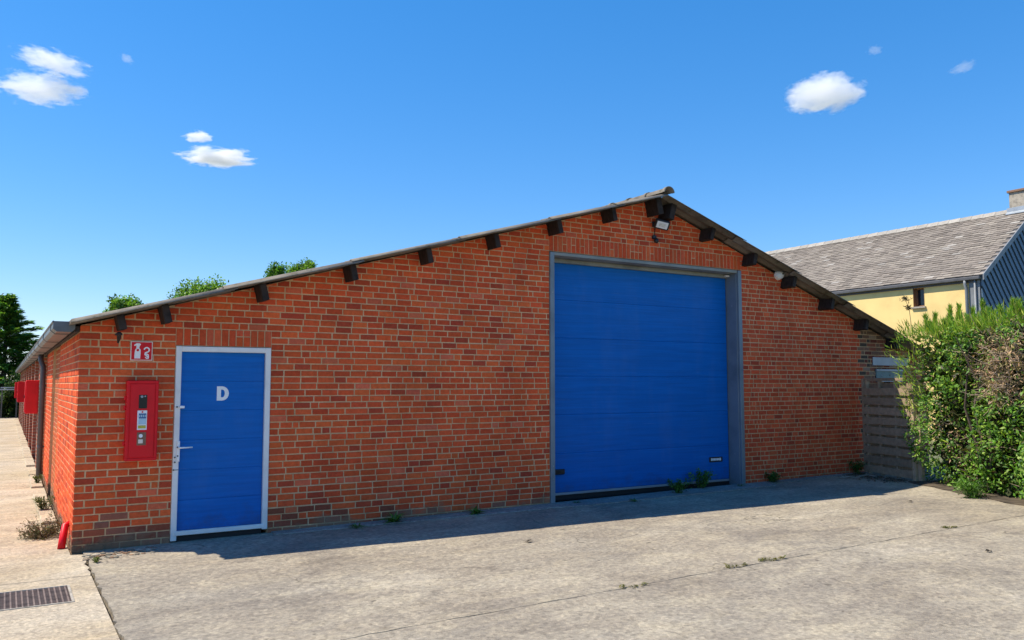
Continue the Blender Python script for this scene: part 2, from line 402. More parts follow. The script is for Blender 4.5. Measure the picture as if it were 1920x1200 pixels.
# mortar core
core = MB(); F0, F1 = .0065, .25
fx = lambda a, b, d: (a, d, b)
for poly in ([(.007,-.12),(DX0,-.12),(DX0,WTOP(DX0)),(.007,WTOP(.007))],
             [(DX0,DZ1),(DX1,DZ1),(DX1,WTOP(DX1)),(DX0,WTOP(DX0))],
             [(DX1,-.12),(GX_0,-.12),(GX_0,WTOP(GX_0)),(DX1,WTOP(DX1))],
             [(GX_0,GZ1),(GX_1,GZ1),(GX_1,WTOP(GX_1)),(RX,WTOP(RX)),(GX_0,WTOP(GX_0))],
             [(GX_1,-.12),(XW,-.12),(XW,WTOP(XW)),(GX_1,WTOP(GX_1))]):
    core.prism(poly, fx, F0, F1)
wall = core.build('wall', M['mortar'], wh)
wall['label'] = 'gable wall of red brick with pale pointing'
# bricks
def clip(poly, a, b, c):
    """keep the part where a*x+b*y+c >= 0"""
    out = []
    for i in range(len(poly)):
        p, q = poly[i], poly[(i+1) % len(poly)]
        dp, dq = a*p[0]+b*p[1]+c, a*q[0]+b*q[1]+c
        if dp >= 0: out.append(p)
        if dp*dq < 0:
            t = dp/(dp-dq); out.append((p[0]+(q[0]-p[0])*t, p[1]+(q[1]-p[1])*t))
    return out
def area(p): return .5*abs(sum(p[i][0]*p[(i+1) % len(p)][1]-p[(i+1) % len(p)][0]*p[i][1] for i in range(len(p))))
def brick_geo(mb, poly, fn, proud, depth, c, ch=.0035):
    cx = sum(p[0] for p in poly)/len(poly); cy = sum(p[1] for p in poly)/len(poly); n = len(poly)
    inn = []
    for x, y in poly:
        dx, dy = x-cx, y-cy; sx = max(0, 1-ch/max(abs(dx), 1e-4)) if abs(dx) > ch else .3; sy = max(0, 1-ch/max(abs(dy), 1e-4)) if abs(dy) > ch else .3
        inn.append((cx+dx*sx, cy+dy*sy))
    v = [fn(a, b, -proud) for a, b in inn] + [fn(a, b, -proud+ch) for a, b in poly] + [fn(a, b, depth) for a, b in poly]
    f = [tuple(range(n))] + [(i, n+i, n+(i+1) % n, (i+1) % n) for i in range(n)] + [(n+i, 2*n+i, 2*n+(i+1) % n, n+(i+1) % n) for i in range(n)]
    mb.add(v, f, c)
PAL = [((.70,.110,.036), 48), ((.74,.132,.04), 18), ((.62,.09,.032), 22), ((.47,.072,.033), 8), ((.70,.15,.07), 4)]
def pick(r, x, z):
    pal = PAL
    if x > 12.35: pal = [((.24,.135,.085), 30), ((.10,.075,.055), 18), ((.34,.115,.065), 30), ((.36,.24,.16), 12), ((.2,.06,.04), 10)]
    elif x > 9.3: pal = [((.67,.108,.042), 44), ((.60,.092,.037), 25), ((.70,.13,.052), 23), ((.47,.075,.036), 8)]
    t = r.uniform(0, sum(w for _, w in pal))
    for c, w in pal:
        t -= w
        if t <= 0: break
    k = r.uniform(.9, 1.12)
    c = tuple(q*k*r.uniform(.95,1.05) for q in c)
    # mossy, sooty courses low on the corner
    if x < 5.6:
        low = .27 - .05*x
        if z < low + r.uniform(-.10,.10):
            c = tuple(a*.35 + b*.65 for a, b in zip(c, r.choice([(.09,.06,.045), (.15,.085,.06), (.2,.14,.10), (.07,.06,.045)])))
    return c
CO = .0725; BH = .0592
bricks = []     # (poly, colour)
rb = random.Random(5)
def rows(segs, k, hp):
    z0 = k*CO + rb.uniform(-.0015,.0015); z1 = z0 + BH
    for xa, xb in segs:
        x = xa
        if xa == 0.0: ln = .183 if k % 2 else .09
        else: ln = rb.choice([.183,.09,.135,.06]) if k % 2 else rb.uniform(.09,.18)
        first = True
        while x < xb - .012:
            if not first:
                p = hp(x); ln = rb.choice([.086,.086,.13,.06]) if rb.random() < p else rb.uniform(.177,.189)
                if rb.random() < .035: ln = rb.uniform(.23,.28)
            first = False
            x1 = min(x+ln, xb)
            if xb - x1 < .035: x1 = xb
            j = .0018
            poly = [(x+rb.uniform(0,j), z0+rb.uniform(-j,j)), (x1-rb.uniform(0,j), z0+rb.uniform(-j,j)), (x1-rb.uniform(0,j), z1+rb.uniform(-j,j)), (x+rb.uniform(0,j), z1+rb.uniform(-j,j))]
            # under the roof
            poly = clip(poly, SL, -1, RZ-RX*SL-T_SH-.006)
            if len(poly) > 2: poly = clip(poly, -SR, -1, RZ+RX*SR-T_SH-.006)
            if len(poly) > 2 and area(poly) > .0004: bricks.append((poly, pick(rb, (x+x1)/2, z0)))
            x = x1 + rb.uniform(.011,.0155)
DS, GS = 31, 51
for k in range(-1, 62):
    zc = k*CO+BH/2
    ivs = []
    if zc < DS*CO: ivs.append((DX0-.004, DX1+.004))
    if zc < GS*CO: ivs.append((GX_0-.004, GX_1+.004))
    segs = []; x = 0.0
    for a, b_ in ivs: segs.append((x, a)); x = b_
    segs.append((x, XW))
    rows([s for s in segs if s[1]-s[0] > .05], k, lambda x: .16 if x < 9.3 else .5)
def soldiers(x0, x1, za, zb, w):
    n = int(round((x1-x0)/w)); w = (x1-x0)/n
    for i in range(n):
        a = x0+i*w+.006; b_ = a+w-.012
        parts = [(za, zb)] if rb.random() < .7 else [(za, za+.1), (za+.112, zb)]
        for u, v in parts:
            bricks.append(([(a, u),(b_, u),(b_, v),(a, v)], tuple(q*rb.uniform(.9,1.1) for q in rb.choice([(.70,.115,.04),(.65,.1,.036),(.70,.135,.055)]))))
soldiers(DX0-.004, DX1+.03-.026, DZ1+.006, DS*CO-.012, .076)
soldiers(GX_0-.004, GX_1+.004, GZ1+.006, GS*CO-.012, .076)
def vis_area(p):
    cx = sum(q[0] for q in p)/len(p); cz = sum(q[1] for q in p)/len(p)
    d = np.array([cx, 0, cz]) - CAM; r = np.linalg.norm(d)
    return area(p)*d[1]/r/r**2
bricks.sort(key=lambda t: -vis_area(t[0]))
rest = MB()
for i, (p, c) in enumerate(bricks):
    pr = rb.uniform(-.002,.0022)
    if i < 300:
        m1 = MB(); brick_geo(m1, p, lambda a, b_, d: (a, d, b_), pr, .10, c); m1.build('brick', M['brick'], wall)
    else: brick_geo(rest, p, lambda a, b_, d: (a, d, b_), pr, .05, c)
tag(rest.build('brickwork', M['brick'], wall), kind='stuff')

# side wall: solid to the downpipe, then pilasters with recessed bays
side = MB()
side.box(.007,.25,.251,3.45,-.12,2.20); side.box(.046,.25,3.45,5.35,-.12,2.20); side.box(.007,.25,5.35,7.4,-.12,2.20)
side.box(.22,.40,7.4,LEN,-.12,2.20); 
side = side.build('wall', M['mortar'], wh); side['label'] = 'long side wall of orange red brick under the gutter'
sb = MB()
for k in range(-1, 30):
    z0 = k*CO; z1 = z0+BH
    for ya, yb, xo in ((.11, 3.44, 0), (3.47, 5.34, .039), (5.36, 7.38, 0)):
        y = ya - (.1 if (k % 2 and ya > 1) else 0)
        if ya < 1: y = ya + .0
        first = True
        while y < yb-.02:
            ln = rb.uniform(.177,.189) if rb.random() > .12 else .088
            if first and k % 2: ln = .088
            first = False
            a = max(y, ya); e1 = min(y+ln, yb)
            if e1-a > .02:
                c = pick(rb, 3, 1) if xo == 0 else tuple(q*rb.uniform(.85,1.15) for q in (.50,.13,.05))
                brick_geo(sb, [(a, z0),(e1, z0),(e1, z1),(a, z1)][::-1], lambda p, q, d, xo=xo: (d+xo, p, q), rb.uniform(-.002,.002), .05, c)
            y += ln + .0115
tag(sb.build('brickwork', M['brick'], side), kind='stuff')
# infill edge, bays
def course_mat():
    m, nt, b = mat('far_brick'); g = geoco(nt)
    br = N(nt, 'ShaderNodeTexBrick'); br.inputs['Scale'].default_value = 1
    for k, v in (('Brick Width', .215), ('Row Height', .0725), ('Mortar Size', .011)): br.inputs[k].default_value = v
    br.inputs['Color1'].default_value = (.43,.115,.055,1); br.inputs['Color2'].default_value = (.33,.08,.045,1); br.inputs['Mortar'].default_value = (.42,.3,.21,1)
    sx = N(nt, 'ShaderNodeSeparateXYZ'); cx = N(nt, 'ShaderNodeCombineXYZ'); ad = N(nt, 'ShaderNodeMath', operation='ADD')
    nt.links.new(g, sx.inputs[0]); nt.links.new(sx.outputs[0], ad.inputs[0]); nt.links.new(sx.outputs[1], ad.inputs[1])
    nt.links.new(ad.outputs[0], cx.inputs[0]); nt.links.new(sx.outputs[2], cx.inputs[1]); nt.links.new(cx.outputs[0], br.inputs['Vector'])
    nt.links.new(br.outputs['Color'], b.inputs['Base Color']); b.inputs['Roughness'].default_value = .9
    bump(nt, b, br.outputs['Fac'], -.6, .008); return m
M['farbrick'] = course_mat()
pil = MB(); pil.bbox(-.045,.26,0,.30,-.1,2.185,.006); pil0 = pil.build('pilaster', M['farbrick'], wh); 
pys = [9.55 + 3.0*i for i in range(9)]
pil0.location.y = pys[0]
bay = MB(); bay.box(.15,.218,0,2.5,0,2.05)
for k in range(6): bay.box(.14,.1505,.05+k*.41,.42+k*.41,.08,2.0)
bay0 = bay.build('bay_door', M['redwood'], wh); bay0.location.y = pys[0]+.4
for yy in pys[1:]:
    c = pil0.copy(); col.objects.link(c); c.location.y = yy
    if yy < 32: 
        c = bay0.copy(); col.objects.link(c); c.location.y = yy+.4
b = MB(); b.box(.42, XW, LEN-.25, LEN, -.12, 2.1); b.prism([(.42,2.1),(XW,2.1),(XW,WTOP(XW)),(RX,WTOP(RX)),(.42,WTOP(.42))], fx, LEN-.25, LEN); b.box(XW-.25, XW, .27, LEN-.26, -.12, WTOP(XW)-.02)
b.build('rear_wall', M['farbrick'], wh)

# roof: corrugated sheets, each lapped over the one below
roof = empty('roof', (0,0,0), 0, wh)
PITCH_W = .177
def corr(mb, xa, xb, y0, y1, lift_a, lift_b, left):
    """one sheet: eave end xa -> ridge end xb, waves across y, 7 mm thick"""
    nw = max(6, int((y1-y0)/PITCH_W*6)); A = .020
    def P(x, y, k, up): 
        zz = zroof(x) - .026 + (lift_a if k == 0 else lift_b) + A*math.sin(2*math.pi*y/PITCH_W) + (0 if up else -.009)
        return (x, y, zz)
    v = []; 
    for up in (1, 0):
        for k, x in ((0, xa), (1, xb)):
            for i in range(nw+1): v.append(P(x, y0+(y1-y0)*i/nw, k, up))
    W = nw+1; f = []
    for i in range(nw):
        f.append((i, i+1, W+i+1, W+i)); f.append((2*W+i, 3*W+i, 3*W+i+1, 2*W+i+1))
        f.append((i, 2*W+i, 2*W+i+1, i+1)); f.append((W+i, W+i+1, 3*W+i+1, 3*W+i))
    f.append((0, W, 3*W, 2*W)); f.append((nw, 2*W+nw, 3*W+nw, W+nw))
    mb.add(v, f)
ls = [XE, 1.30, 2.70, 4.10, 5.45, 6.55, RX]; rs = [14.45, 13.1, 11.75, 10.4, 9.1, RX+.0]
sheets_rest = MB()
ry = random.Random(3)
for seq, left in ((ls, True), (rs, False)):
    for i in range(len(seq)-1):
        a, b_ = seq[i], seq[i+1]
        sgn = 1 if left else -1
        bb = b_ + sgn*.14 if i < len(seq)-2 else b_ - sgn*.01
        y = -OV; colm = 0
        while y < LEN+.3:
            y1 = min(y+1.062, LEN+.35)
            la, lb = .013 + ry.uniform(-.003,.006), -.006
            jy = ry.uniform(-.02,.02) if colm == 0 else 0
            if colm < 2:
                m1 = MB(); corr(m1, a-(sgn*.0 if i else 0), bb, y+jy, y1+.05, la, lb, left); m1.build('roof_sheet', M['sheet'], roof, True)
            else: corr(sheets_rest, a, bb, y, y1+.05, la, lb, left)
            y = y1; colm += 1
o = tag(sheets_rest.build('roof_sheeting', M['sheet'], roof), kind='stuff')
# ridge tiles
def ridge_tile(y0, y1, r=.088, lift=0):
    mb = MB(); n = 12; v = []
    for y, rr in ((y0, r), (y0+.05, r), (y0+.05, r-.012), (y1, r-.014)):
        for (ro) in (0, .014):
            v += [(RX+(rr-ro)*1.12*math.cos(math.pi*(i/n)), y, RZ-.012+lift+(rr-ro)*math.sin(math.pi*(i/n))) for i in range(n+1)]
    W = n+1
    f = []
    for s in range(3):
        for i in range(n):
            a = (2*s)*W+i; b_ = (2*s+2)*W+i
            f.append((a, a+1, b_+1, b_)); a2 = a+W; b2 = b_+W; f.append((a2, b2, b2+1, a2+1))
    for i in range(n): f.append((i, W+i, W+i+1, i+1)); f.append((6*W+i, 6*W+i+1, 7*W+i+1, 7*W+i))
    mb.add(v, f); return mb
y = -OV-.03; i = 0
while y < LEN+.3:
    o = ridge_tile(y, y+.47, .088, ry.uniform(-.006,.006)).build('ridge_tile', M['sheet'], roof, True); y += .43; i += 1
# purlins run through the gable
px_left = [.335,.745,1.73,2.752,3.725,4.685,5.648,6.582,7.42]; px_right = [7.735,8.548,9.476,10.375,11.309,12.24,13.14]
for x in px_left + px_right:
    left = x < RX; an = math.atan(SL) if left else -math.atan(SR)
    h = .185 if x > .5 else .15; w = .037
    if x in (7.42, 7.735): h = .24; w = .05
    top = zroof(x) - T_SH + .008
    Mx = Matrix.Translation((x, 0, top)) @ Matrix.Rotation(-an*.85, 4, 'Y')
    mb = MB(); mb.bbox(-w, w, -.25+rnd.uniform(-.02,.02), .6, -h, 0, .006, None, Mx); p = mb.build('purlin', M['purlin'], wh)
    if x == .335:
        p['label'] = 'purlin end with a broken dark bracket'
        m2 = MB(); m2.tube([(.33,-.23,2.16),(.335,-.20,2.11),(.33,-.17,2.06)], [.022,.02,.008], 6); m2.bbox(.30,.36,-.26,-.14,2.135,2.155,.004); m2.build('bracket', M['purlin'], p)
# soffit strip where wall meets sheets
# gutter along the left eave
gut = MB()
gx0, gx1, gb, gt = -.235, -.045, 2.165, 2.262
prof = [(gx0, gt), (gx0-.004, gb+.03), (gx0+.03, gb), (gx1-.03, gb), (gx1, gb+.03), (gx1, gt)]
prof_in = [(x+(.004 if x < -.1 else -.004), z+(.004 if z < gt-.01 else 0)) for x, z in prof]
nP = len(prof)
v = []
for yy in (-.02, LEN+.1):
    v += [(x, yy, z) for x, z in prof] + [(x, yy, z) for x, z in prof_in]
f = []
for i in range(nP-1):
    f.append((i, 2*nP+i, 2*nP+i+1, i+1)); f.append((nP+i, nP+i+1, 3*nP+i+1, 3*nP+i))
for a in (0, nP-1): f.append((a, nP+a, 3*nP+a, 2*nP+a))
gut.add(v, f); gut = gut.build('gutter', M['zinc'], wh)
b = MB(); b.prism([(x, z+(.006 if z == gt else 0)) for x, z in prof], fx, -.024, -.019); b.build('end_cap', M['zinc'], gut)
b = MB(); b.tube([(gx0-.002, -.02, gt), (gx0-.002, LEN, gt)], .011, 8); b.build('rolled_edge', M['zinc'], gut)
for i in range(15):
    b = MB(); yy = .35+i*1.9
    b.tube([(gx0-.008, yy, gt), (gx0-.010, yy, gb+.03), (gx0+.03, yy, gb-.005), (gx1-.03, yy, gb-.005), (gx1+.003, yy, gb+.03), (gx1+.004, yy, gt-.01)], .0045, 5); b.build('gutter_bracket', M['zinc'], gut)
b = MB(); b.box(-.044,-.004,.0,LEN,2.17,2.225); b.build('fascia', M['purlin'], wh)
b = MB(); b.tube([(-.10,7.35,2.16),(-.10,7.35,2.06),(-.062,7.3,1.95),(-.062,7.3,.03)], .043, 12); dp = b.build('downpipe', M['downpipe'], wh, True)
for z in (.55, 1.6):
    b = MB(); b.tube([(-.062,7.3,z),(-.062,7.3,z+.04)], .048, 12); b.box(-.03,.012,7.285,7.315,z,z+.03); b.build('pipe_clip', M['downpipe'], dp)

# personnel door
leaf = MB(); 
fw = .062; rows_n = 6; zz0, zz1 = .12, DZ1-fw
for i in range(rows_n):
    a = zz0+(zz1-zz0)*i/rows_n; b_ = zz0+(zz1-zz0)*(i+1)/rows_n
    leaf.bbox(DX0+fw, DX1-fw, .03, .075, a+.0004, b_-.0004, .002)
door = leaf.build('door', M['blue'], wh); door['label'] = 'blue door marked with a white letter D'
for nm, bxs in (('frame_jamb', (DX0+.002, DX0+fw-.002, -.012, .10, gz(.9)+.015, DZ1-.004)), ('frame_jamb', (DX1-fw+.002, DX1-.002, -.012, .10, gz(1.9)+.045, DZ1-.004)),
                ('frame_head', (DX0+fw-.002, DX1-fw+.002, -.011, .10, DZ1-fw, DZ1-.005))):
    b = MB(); b.bbox(*bxs, .005); b.build(nm, M['alu'], door)
b = MB(); b.bbox(DX0+fw-.03, DX1-fw+.03, -.018, .02, .075, .122, .005); b.build('bottom_rail', M['alu'], door)
b = MB(); b.box(DX0+fw, DX1-fw, .02, .06, gz(1)-.01, .12); b.build('threshold', M['rubber'], door)
# handle with plate, latch and bolts
b = MB(); b.bbox(DX0+.036, DX0+.066, -.024, -.0115, .84, 1.055, .004); b.build('lock_plate', M['white'], door)
b = MB(); b.tube([(DX0+.052,-.02,.985),(DX0+.052,-.055,.985),(DX0+.065,-.06,.985),(DX0+.185,-.06,.988)], [.009,.009,.0085,.008], 8); b.build('handle', M['white'], door, True)
b = MB(); b.bbox(DX0+.05, DX0+.10, -.03, .031, 1.395, 1.422, .004); b.build('latch', M['white'], door)
for z, x in ((1.41,.025),(.885,.018),(.835,.02),(.755,.008),(.99,.042),(.90,.045)):
    b = MB(); b.tube([(DX0+x,-.0105,z),(DX0+x,-.0285,z)], .008, 6); b.build('bolt', M['black'], door)
b = MB(); b.box(DX0+.004, DX0+fw-.004, -.0135, -.0115, .752, .758); b.build('frame_joint', M['rubber'], door)
# letter D
def letterD(cx, cz, w, h, t):
    def loop(w, h, n=10):
        pts = [(-w/2,-h/2)]
        r = h/2; k = w-w*.55
        for i in range(n+1):
            a = -math.pi/2+math.pi*i/n; pts.append((-w/2+w*.42+ (w*.58)*math.cos(a), h/2*math.sin(a)))
        pts.append((-w/2, h/2)); return pts
    o_, i_ = loop(w, h), [(x, z) for x, z in loop(w-2*t*1.05, h-1.75*t)]
    n = len(o_); v = []
    for d in (.0275, .0325):
        v += [(cx+x, d, cz+z) for x, z in o_] + [(cx+x, d, cz+z) for x, z in i_]
    f = []
    for k in range(n):
        k2 = (k+1) % n
        f += [(k, k2, n+k2, n+k), (k, 2*n+k, 2*n+k2, k2), (n+k, n+k2, 3*n+k2, 3*n+k)]
    mb = MB(); mb.add(v, f); return mb
letterD(1.402, 1.548, .126, .154, .041).build('letter', M['white'], door)

# sectional door
gd = MB(); gd.box(GX_0+.05, GX_1-.02, .285, .31, .05, GZ1-.02); gdoor = gd.build('garage_door', M['pit'], wh); gdoor['label'] = 'large blue sectional door'
PX0, PX1, PZ0, PZ1 = GX_0+.075, GX_1-.10, .15, 3.372
npan = 6
for i in range(npan):
    a = PZ0+(PZ1-PZ0)*i/npan; b_ = PZ0+(PZ1-PZ0)*(i+1)/npan
    b = MB(); b.bbox(PX0, PX1, .235+rnd.uniform(0,.0015), .284, a+.0006, b_-.0006, .003); b.build('door_panel', M['blue'], gdoor)
b = MB(); b.bbox(PX0, PX1, .228, .284, .115, .148, .004); b.build('bottom_rail', M['plate'], gdoor)
b = MB(); b.box(PX0, PX1, .24, .28, gz(6)-.01, .115); b.build('rubber_seal', M['rubber'], gdoor)
b = MB(); b.bbox(5.79, 6.06, .205, .236, .40, .475, .012); h = b.build('handle', M['black'], gdoor)
b = MB(); b.bbox(5.86, 5.99, .195, .206, .425, .452, .005); b.build('grip', M['rubber'], h)
b = MB(); b.bbox(8.83, 9.12, .228, .2355, .425, .505, .003); np_ = b.build('nameplate', M['black'], gdoor)
x = 8.865
for w, hh in ((.022,.042),(.028,.036),(.026,.036),(.02,.036),(.03,.034),(.022,.034),(.03,.042)):
    b = MB(); b.box(x, x+w, .2262, .2282, .467-hh/2, .467+hh/2); b.build('letter', M['white'], np_); x += w+.006
# steel surround
fr = MB(); fr.bbox(GX_0+.002, GX_0+.072, -.02, .23, .02, GZ1-.012, .004); frame = fr.build('door_frame', M['grey_steel'], wh); frame['label'] = 'grey steel surround of the large blue door'
b = MB(); b.bbox(GX_1-.075, GX_1-.002, -.02, .02, gz(9.3)-.02, GZ1-.012, .004); b.build('jamb_flange', M['grey_steel'], frame)
b = MB(); b.bbox(GX_1-.085, GX_1-.004, .021, .30, gz(9.3)-.02, GZ1-.014, .004); b.build('jamb_web', M['grey_steel'], frame)
b = MB(); b.bbox(GX_0+.073, GX_1-.087, -.008, .06, GZ1-.055, GZ1-.008, .004); b.bbox(GX_0+.073, GX_1-.087, .062, .23, GZ1-.06, GZ1-.02, .004); b.bbox(GX_0+.073, GX_1-.087, .19, .234, PZ1-.02, GZ1-.061, .004); b.build('head_rail', M['head_steel'], frame)
b = MB(); b.bbox(GX_1-.17, GX_1-.09, .15, .188, 3.372, 3.398, .003); b.build('stop_bracket', M['white'], frame)
for z in (.55, .38, 2.9):
    b = MB(); b.tube([(GX_1-.088,.12,z),(GX_1-.080,.12,z)], .009, 6); b.tube([(GX_0+.04,-.024,z),(GX_0+.04,-.016,z)], .008, 6); b.build('bolt', M['plate'], frame)

# roof vent on the right slope
vx, vy = 9.86, .75
vt = empty('roof_vent', (vx, vy, zroof(vx)))
b = MB(); b.bbox(-.13,.13,-.12,.12,-.06,.20,.006); b.build('shaft', M['downpipe'], vt)
b = MB(); b.bbox(-.20,.20,-.18,.18,.19,.235,.008); b.build('cap', M['black'], vt)
tag(vt, 'dark flat capped roof vent showing above the right roof slope', 'vent')

# ------------------------------------------------------------------ things on the facade
# extinguisher cabinet
def cabinet(label, loc, rz, w, h, d, full=True):
    r = empty('fire_cabinet', loc, rz)
    b = MB(); b.bbox(-w/2, w/2, -d, 0, 0, h, .008); b.build('body', M['red'], r)
    if full:
        e = .035
        b = MB(); b.bbox(-w/2+e, w/2-e, -d-.009, -d+.002, e, h-e, .004); dr = b.build('door', M['red'], r)
        b = MB(); b.bbox(-w/2+.004,w/2-.004,-d-.006,-d+.001,.004,e-.006,.003); b.bbox(-w/2+.004,w/2-.004,-d-.006,-d+.001,h-e+.006,h-.004,.003)
        b.bbox(-w/2+.004,-w/2+e-.006,-d-.006,-d+.001,e-.006,h-e+.006,.003); b.bbox(w/2-e+.006,w/2-.004,-d-.006,-d+.001,e-.006,h-e+.006,.003); b.build('rim', M['red'], r)
        f = -d-.0095
        zt = h
        b = MB(); b.box(-.038,.040, f-.002, f+.001, zt-.285, zt-.148); wdw = b.build('window', M['pane'], dr)
        b = MB(); b.tube([(-.01, f-.006, zt-.165),(-.01, f-.001, zt-.165)], .013, 10); b.tube([(.02,f-.006,zt-.162),(.02,f-.001,zt-.162)], .008, 8); b.build('gauge', M['plate'], wdw)
        b = MB(); b.box(-.047,.043, f-.002, f+.001, zt-.50, zt-.305); st = b.build('sticker', M['sticker'], dr)
        for nm, mm, (x0, x1, z0, z1) in (('picture', 'sticker_blue', (-.034,.036,-.385,-.335)), ('picture', 'sticker_sky', (-.036,.036,-.445,-.387)), ('picture', 'sticker_yellow', (-.038,.034,-.485,-.455)), ('emblem', 'signred', (-.008,.006,-.328,-.312))):
            b = MB(); b.box(x0, x1, f-.0035, f-.0015, zt+z0, zt+z1); b.build(nm, M[mm], st)
        for k in range(4):
            b = MB(); b.box(-.030+.017*k,-.020+.017*k, f-.0045, f-.0034, zt-.372, zt-.348); b.build('print', M['sticker_sky'], st)
        b = MB(); b.box(-.045,.040, f-.002, f+.001, zt-.655, zt-.525); w2 = b.build('window', M['brown'], dr)
        b = MB(); b.tube([(-.01,f-.006,zt-.56),(-.01,f-.0015,zt-.56)], .019, 10); b.build('dial', M['sticker'], w2)
        b = MB(); b.bbox(-.032,.012,f-.005,f-.0015,zt-.635,zt-.595,.002); b.build('tag', M['cream'], w2)
        for z in (h*.22, h*.66, h*.78):
            b = MB(); b.tube([(-w/2-.012,-d+.03,z-.02),(-w/2-.012,-d+.03,z+.02)], .012, 8); b.bbox(-w/2-.014,-w/2+.004,-d+.02,-d+.04,z-.012,z+.012,.003); b.build('hinge', M['red'], r)
    tag(r, label, 'cabinet'); return r
cabinet('red metal fire cabinet beside the door marked D, with window and sticker', (.583, -.0, .875), 0, .298, .812, .13)
side_labels = ['closest red box to the corner of the building, on the side wall past the downpipe',
               'red box on the side wall, middle one of the three', 'red box farthest down the side wall, partly hidden by the other two']
for lb, yy in zip(side_labels, (9.60, 21.6, 30.6)):
    c = empty('fire_cabinet', (-.043, yy+.15, 1.07))
    b = MB(); b.bbox(-.225, 0, -.16, .16, 0, .655, .008); b.build('body', M['red'], c)
    b = MB(); b.bbox(-.237, -.2245, -.135, .135, .025, .63, .004); b.build('door', M['red'], c)
    b = MB(); b.tube([(-.245,-.09,.30),(-.245,-.09,.36)], .008, 6); b.bbox(-.246,-.236,-.094,-.086,.325,.335,.001); b.build('handle', M['black'], c)
    tag(c, lb, 'cabinet')
# sign
sg = empty('fire_sign', (.571, -.008, 1.99))
b = MB(); b.bbox(-.105,.105,-.006,.010,-.099,.099,.002); b.build('plate', M['cream'], sg)
b = MB(); b.box(-.096,.096,-.0075,-.0055,-.090,.090); b.build('red_field', M['signred'], sg)
def flat(name, poly, m, parent, y=-.0085):
    b = MB(); b.prism(poly, fx, y, y+.0015); return b.build(name, M[m], parent)
def arc(cx, cz, r, a0, a1, n=8): return [(cx+r*math.cos(R(a0+(a1-a0)*i/n)), cz+r*math.sin(R(a0+(a1-a0)*i/n))) for i in range(n+1)]
ex = flat('extinguisher_symbol', [(-.068,-.078),(-.012,-.078),(-.010,-.02)] + arc(-.036,.005,.026,0,180,8) + [(-.066,-.02)], 'white', sg)
flat('symbol_neck', [(-.052,.030),(-.024,.030),(-.02,.05),(-.008,.068),(-.018,.078),(-.052,.078),(-.074,.06),(-.070,.05),(-.05,.058)], 'white', sg)
flat('symbol_dot', arc(-.037,.008,.013,0,330,10), 'signred', sg, -.0098)
b = MB()
def ribbon(pts, w):
    for i in range(len(pts)-1):
        p, q = np.array(pts[i]), np.array(pts[i+1]); d = (q-p)/np.linalg.norm(q-p); n = np.array([-d[1], d[0]])*w/2
        pp, qq = p-d*w*.2, q+d*w*.2
        b.prism([tuple(pp-n), tuple(qq-n), tuple(qq+n), tuple(pp+n)], fx, -.0085-.00005*i, -.007)
ribbon(arc(.048,.012,.024,170,-60,8) + [(.036,-.018),(.034,-.036),(.05,-.05),(.058,-.064)], .013)
ribbon([(.03,-.04),(.048,-.03),(.064,-.04),(.066,-.07)], .011); ribbon([(.036,-.062),(.05,-.078),(.066,-.076)], .009)
b.build('hose_symbol', M['white'], sg)
tag(sg, 'red sign with white extinguisher and hose symbols above the red cabinet', 'sign')
# floodlight and sensor
fl = empty('floodlight', (7.56, 0, 4.0))
Mx = Matrix.Translation((.01,-.16,.0)) @ Matrix.Rotation(R(-30), 4, 'Z') @ Matrix.Rotation(R(28), 4, 'X') @ Matrix.Rotation(R(14), 4, 'Y')
b = MB(); b.bbox(-.11,.11,-.025,.035,-.07,.07,.01, None, Mx)
for k in range(5): b.bbox(-.09+.04*k,-.075+.04*k,.03,.055,-.06,.06,.003,None,Mx)
b.build('housing', M['black'], fl)
b = MB(); b.bbox(-.085,.085,-.029,-.0245,-.05,.05,.003,None,Mx); b.build('lens', M['lamp_face'], fl)
b = MB(); b.bbox(-.05,.05,-.0305,-.0285,-.028,.028,.001,None,Mx); b.build('led_panel', M['led'], fl)
b = MB(); b.tube([(.0,.012,.03),(.0,-.06,.05),(.0,-.13,.03)], .012, 6); b.bbox(-.04,.04,-.015,.008,-.01,.07,.003); b.build('bracket', M['black'], fl)
tag(fl, 'black floodlight with pale lens below the ridge', 'floodlight')
se = empty('motion_sensor', (7.545, 0, 3.785))
b = MB(); b.bbox(-.035,.035,-.03,.006,.02,.075,.006); b.build('base', M['black'], se)
b = MB(); b.tube([(0,-.045,.03),(0,-.055,.0),(0,-.06,-.035),(0,-.058,-.05)], [.02,.038,.034,.012], 12); b.build('head', M['black'], se, True)
b = MB(); b.tube([(.005,-.012,.07),(.012,-.012,.13),(.02,-.01,.19),(.014,-.012,.225)], .005, 5); b.build('cable', M['black'], se)
tag(se, 'small black motion sensor hanging below the floodlight', 'sensor')
bl = empty('bulkhead_lamp', (10.235, 0, 3.44))
b = MB(); Mb = Matrix.Rotation(R(-25), 4, 'Z') @ Matrix.Rotation(R(-10), 4, 'X')
def dome(mb, cx, cy, cz, rx, ry_, rz_, Mx, n=14, m=6):
    v = []; f = []
    for j in range(m+1):
        t = math.pi/2*j/m
        for i in range(n):
            a = 2*math.pi*i/n; v.append(tuple(Mx @ Vector((cx+rx*math.cos(t)*math.cos(a), cy-ry_*math.sin(t), cz+rz_*math.cos(t)*math.sin(a)))))
    for j in range(m):
        for i in range(n): f.append((j*n+i, j*n+(i+1) % n, (j+1)*n+(i+1) % n, (j+1)*n+i))
    mb.add(v, f)
b.tube([Mb @ Vector((0,.05,0)), Mb @ Vector((0,-.065,0))], .075, 16); b.build('base', M['white'], bl, True)
b = MB(); dome(b, 0, -.06, 0, .088, .05, .075, Mb); b.build('diffuser', M['lamp_face'], bl, True)
